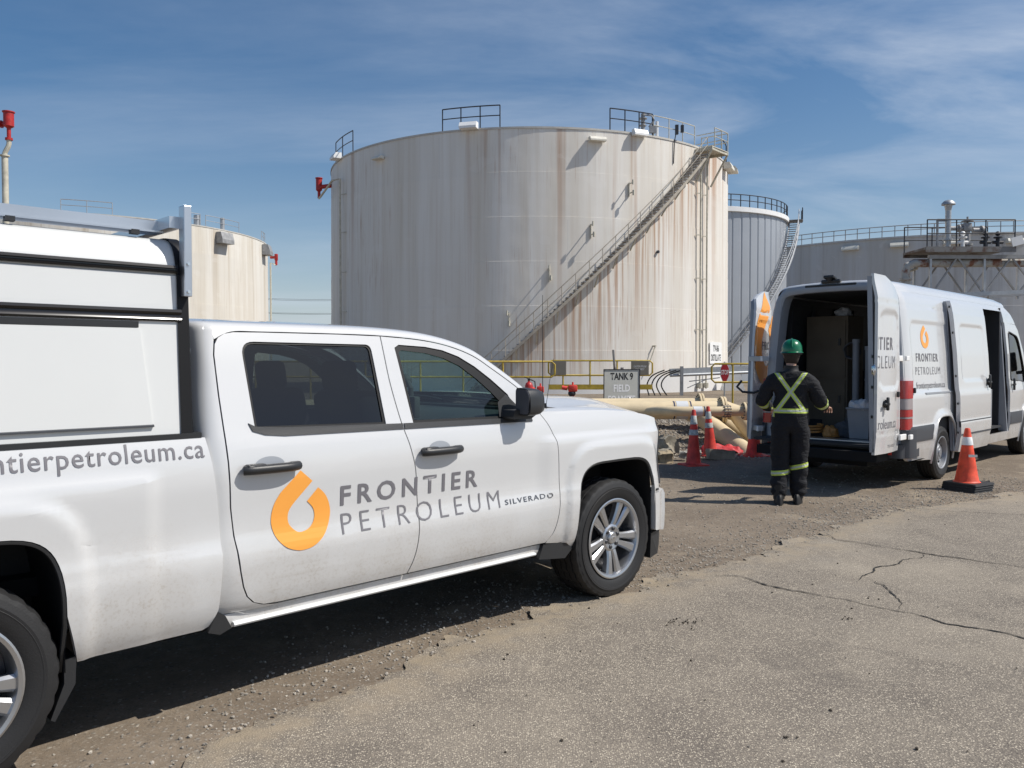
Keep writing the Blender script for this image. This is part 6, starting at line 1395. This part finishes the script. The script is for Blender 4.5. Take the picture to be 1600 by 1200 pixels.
# worn asphalt: exposed pale aggregate in a grey brown binder
t=NT('asphalt')
v1=t.vor(112); c1_=t.vor(112,out='Color'); v2=t.vor(210,out='Color'); big=t.noise(.5,5,.6); md=t.noise(2.2,5,.62)
sc1=t.n('ShaderNodeSeparateColor'); t.L.new(c1_,sc1.inputs[0]); sc2=t.n('ShaderNodeSeparateColor'); t.L.new(v2,sc2.inputs[0])
bs_=t.mix(t.mr(md,.3,.7),(.160,.138,.115),(.245,.212,.172))
c=t.mix(t.math('MULTIPLY',t.math('LESS_THAN',v1,.42),t.mr(sc1.outputs[0],.25,.55)),bs_,t.mix(sc1.outputs[1],(.27,.23,.18),(.60,.53,.42)))
c=t.mix(t.math('MULTIPLY',t.math('GREATER_THAN',sc2.outputs[0],.80),.5),c,(.045,.042,.04))
c=t.mix(t.math('MULTIPLY',t.mr(big,.50,.72),.5),c,(.38,.33,.26))
c=t.mix(t.math('MULTIPLY',t.mr(t.noise(1.1,4,.6),.58,.75),.35),c,(.13,.122,.115))
c=t.mix(t.math('MULTIPLY',t.mr(t.noise(.75,6,.7,dist=.8),.60,.68),.30),c,(.085,.075,.068)); c=t.mix(t.math('MULTIPLY',t.mr(t.noise(1.9,5,.7,dist=.5),.63,.70),.35),c,(.36,.31,.24))
at=t.n('ShaderNodeAttribute',attribute_name='edge'); ed=t.math('MULTIPLY',at.outputs['Fac'],t.mr(t.noise(4.5,6,.7),.40,.62)); ed=t.math('MULTIPLY',ed,1.0,clamp=True)
c=t.mix(ed,c,(.31,.255,.185))
t.out(c,.9); t.b.inputs['Specular IOR Level'].default_value=.25
t.bump(t.math('ADD',t.math('MULTIPLY',t.math('SUBTRACT',1.,v1),.8),t.math('MULTIPLY',t.noise(14,4,.6),.5)),.55,.006)
def gz(x,y):
    h=0
    # gravel bank under and beyond the pipes, then the yard round the tanks
    k=sst(14.4,18.5,y+.25*noise.noise(Vector((x*.5,y*.5,3))))*sst(-14,-5,x)
    right=1-sst(4.6,7.5,x)*.55*(1-sst(17,22,y))
    h+=.34*k*right*(1-sst(26,44,y)); h-=.22*sst(27,46,y)
    if y>40: h+=.10*sst(46,56,y)*0
    d=1 if y<30 else 0
    if y<30:
        h+=.016*noise.noise(Vector((x*1.3,y*1.3,0)))+.008*noise.noise(Vector((x*5,y*5,7)))
        if y>14: h+=.03*noise.noise(Vector((x*1.2,y*1.2,2)))*k+.008*noise.noise(Vector((x*6,y*6,2)))*k
    return h
def axis(segs):
    out=[]
    for a,b_,st_ in segs:
        n_=max(1,round((b_-a)/st_)); out+=[a+(b_-a)*i/n_ for i in range(n_)]
    return out+[segs[-1][1]]
X=axis([(-900,-60,70),(-60,-14,4),(-14,-4,.6),(-4,8,.09),(8,14,.4),(14,60,4),(60,900,70)]); Y=axis([(-60,-6,6),(-6,1.6,.5),(1.6,16,.09),(16,24,.14),(24,30,.5),(30,70,3),(70,1500,70)])
b=MB(); G_=[[b.bm.verts.new((x,y,gz(x,y))) for x in X] for y in Y]
for r0,r1 in zip(G_,G_[1:]):
    for i in range(len(X)-1): b.bm.faces.new((r0[i],r0[i+1],r1[i+1],r1[i]))
g=link('ground',b.bm,'dirt',None,180); g['kind']='structure'
# asphalt apron with a ragged edge
EDGE=[(-6,-3.2),(-3.2,-.2),(-1.51,2.35),(-1.33,3.26),(-1.13,3.61),(-.76,4.05),(-.36,4.6),(.2,5.19),(.70,5.62),(1.24,6.12),(1.76,6.62),(2.53,7.2),(3.14,7.9),(4.09,8.75),(5.09,9.35),(6.25,10.0),(9,12.2),(16,18),(30,30)]
def jag(p,q,n_,am):
    out=[]
    for i in range(n_):
        t_=i/n_; x=p[0]+(q[0]-p[0])*t_; y=p[1]+(q[1]-p[1])*t_; k=noise.noise(Vector((x*1.6,y*1.6,5)))*am+noise.noise(Vector((x*7,y*7,5)))*am*.5+noise.noise(Vector((x*19,y*19,5)))*am*.28
        out.append((x-k,y+k))
    return out
ep=[]
for p,q in zip(EDGE,EDGE[1:]): ep+=jag(p,q,26 if abs(p[0])<7 else 6,.16)
ep.append(EDGE[-1]); outl=ep+[(60,30),(60,-30),(-6,-30)]
bm=flat(outl); cells(bm,.5,.5)
from mathutils.geometry import intersect_point_line
def edist(x,y):
    m=9
    for p,q in zip(EDGE,EDGE[1:]):
        a=Vector(p);c_=Vector(q);d=c_-a; t_=max(0,min(1,(Vector((x,y))-a).dot(d)/d.length_squared)); m=min(m,(a+d*t_-Vector((x,y))).length)
    return m
# refine near the edge for the dust mask
def fin(bm,x0,x1,y0,y1,st_):
    k=x0
    while k<x1: bmesh.ops.bisect_plane(bm,geom=bm.verts[:]+bm.edges[:]+bm.faces[:],dist=1e-5,plane_co=(k,0,0),plane_no=(1,0,0)); k+=st_
    k=y0
    while k<y1: bmesh.ops.bisect_plane(bm,geom=bm.verts[:]+bm.edges[:]+bm.faces[:],dist=1e-5,plane_co=(0,k,0),plane_no=(0,1,0)); k+=st_
fin(bm,-2.05,7.9,2.05,11.9,.1)
for v_ in bm.verts: v_.co.z=.022+.004*noise.noise(Vector((v_.co.x*1.1,v_.co.y*1.1,0)))-.014*(1-sst(0,.12,edist(v_.co.x,v_.co.y) if v_.co.y<12 else 1))
me=bpy.data.meshes.new('asphalt_apron'); bm.to_mesh(me); bm.free(); me.materials.append(MAT['asphalt'])
la=me.attributes.new('edge','FLOAT','POINT')
for i,v_ in enumerate(me.vertices): la.data[i].value=1-sst(.0,.55,edist(v_.co.x,v_.co.y)) if v_.co.y<14 else 0
for p in me.polygons: p.use_smooth=True
o=bpy.data.objects.new('asphalt_apron',me); COL.objects.link(o); o['kind']='structure'
# cracks
def crack(pts,w0,seed):
    random.seed(seed); P=[]; 
    for p,q in zip(pts,pts[1:]):
        n_=max(2,int((Vector(q)-Vector(p)).length/.025))
        for i in range(n_):
            t_=i/n_; P.append(Vector((p[0]+(q[0]-p[0])*t_,p[1]+(q[1]-p[1])*t_)))
    P.append(Vector(pts[-1])); b=MB(); pv=None; m=len(P)
    for i,p in enumerate(P):
        d=(P[min(i+1,m-1)]-P[max(i-1,0)]).normalized(); n_=Vector((-d.y,d.x)); j=noise.noise(Vector((p.x*5,p.y*5,seed)))*.045+noise.noise(Vector((p.x*22,p.y*22,seed)))*.014; w_=w0*(.45+random.random()*.9)*sst(0,6,i)*sst(0,6,m-1-i)*(.35+.65*sst(-.35,.25,noise.noise(Vector((p.x*2,p.y*2,seed+9)))))+.0004
        c=p+n_*j; q=[b.bm.verts.new((c.x+n_.x*w_*s_,c.y+n_.y*w_*s_,.0275)) for s_ in (-1,1)]
        if pv: b.bm.faces.new((pv[0],pv[1],q[1],q[0]))
        pv=q
    o=link('pavement_crack',b.bm,'crack_fill',None,0); o['kind']='structure'
mat('crack_fill',(.03,.027,.024),.95)
crack([(1.48,6.09),(1.65,6.03),(1.8,5.77),(2.01,5.58),(2.23,5.39),(2.43,5.17),(2.62,4.93),(2.79,4.82),(2.9,4.64),(3.3,4.1),(4,3.5)],.009,1)
crack([(2.90,7.61),(2.89,7.28),(2.99,7.18),(3.23,6.91),(3.41,6.73),(3.66,6.51),(3.93,6.29),(4.5,5.8)],.008,2)
crack([(3.41,6.73),(3.06,6.43),(2.78,6.25),(2.59,6.03),(2.45,5.9)],.006,3); crack([(2.59,5.98),(2.62,5.77),(2.52,5.3),(2.45,5.17)],.005,4)
crack([(4.2,9.0),(4.5,8.7),(5.1,8.5),(6.2,8.3)],.005,6)
# loose stones
def stones(name,spots,m_,seed,lab):
    random.seed(seed); b=MB(); bmesh.ops.create_icosphere(b.bm,subdivisions=1,radius=1); base=[v_.co.copy() for v_ in b.bm.verts]; fs_=[[v_.index for v_ in f.verts] for f in b.bm.faces]; b.bm.free()
    V2=[];F2=[]
    for (x,y,z,s_) in spots:
        k=len(V2); rx=Matrix.Rotation(random.random()*6,3,'Z')@Matrix.Diagonal((1,.6+.5*random.random(),.45+.4*random.random()))
        for c in base: V2.append(Vector((x,y,z))+rx@(c*(s_*(.75+.5*random.random()))))
        F2+=[[i+k for i in f] for f in fs_]
    me=bpy.data.meshes.new(name); me.from_pydata(V2,[],F2); me.materials.append(MAT[m_]); o=bpy.data.objects.new(name,me); COL.objects.link(o); tag(o,lab,'gravel',kind='stuff'); return o
# a stone's own colour varies from stone to stone through position noise in the material
random.seed(11); sp=[]
for i in range(14000):     # strip of dirt between the truck and the asphalt
    t_=random.random()**.8; x=-2.6+9.5*t_; ex=lerp(EDGE,x); y=ex+random.gauss(0,.10)+abs(random.gauss(0,.55))
    s_=.0022+.0100*random.random()**4; sp.append((x,y,gz(x,y)+s_*.3+(.016 if y<ex else 0),s_))
for i in range(14000):    # gravel bank
    x=random.uniform(1.2,6.2); y=random.uniform(13.6,19.5); s_=.008+.028*random.random()**3; sp.append((x,y,gz(x,y)+s_*.2,s_))
for i in range(3500): x=random.uniform(.5,7); y=random.uniform(8,14); s_=.003+.012*random.random()**4; sp.append((x,y,gz(x,y)+s_*.3,s_)) if y>lerp(EDGE,x)+.1 else None
for i in range(700): 
    x=random.uniform(-1,6.); y=random.uniform(1.6,lerp(EDGE,x) if lerp(EDGE,x)>2 else 2); s_=.0015+.005*random.random()**4; sp.append((x,y,.026,s_))
mat('debris',(.05,.04,.03),.95,var=.5,vs=9)
random.seed(77); dz_=[(random.uniform(-.5,5.5),0,.026,.003+.007*random.random()**2) for _ in range(90)]; dz_=[(x,random.uniform(1.8,lerp(EDGE,x)),z,s_) for x,_,z,s_ in dz_]
dz_+=[(1.02+random.gauss(0,.06),4.95+random.gauss(0,.05),.027,.004+.004*random.random()) for _ in range(30)]+[(2.05+random.gauss(0,.03),5.02+random.gauss(0,.02),.027,.005) for _ in range(9)]+[(1.15+random.gauss(0,.02),3.42,.027,.006) for _ in range(5)]
stones('debris',dz_,'debris',3,'dark crumbs and specks scattered on the asphalt')
stones('gravel',sp,'stone',5,'loose grey brown gravel scattered over the dirt and the bank under the pipes')
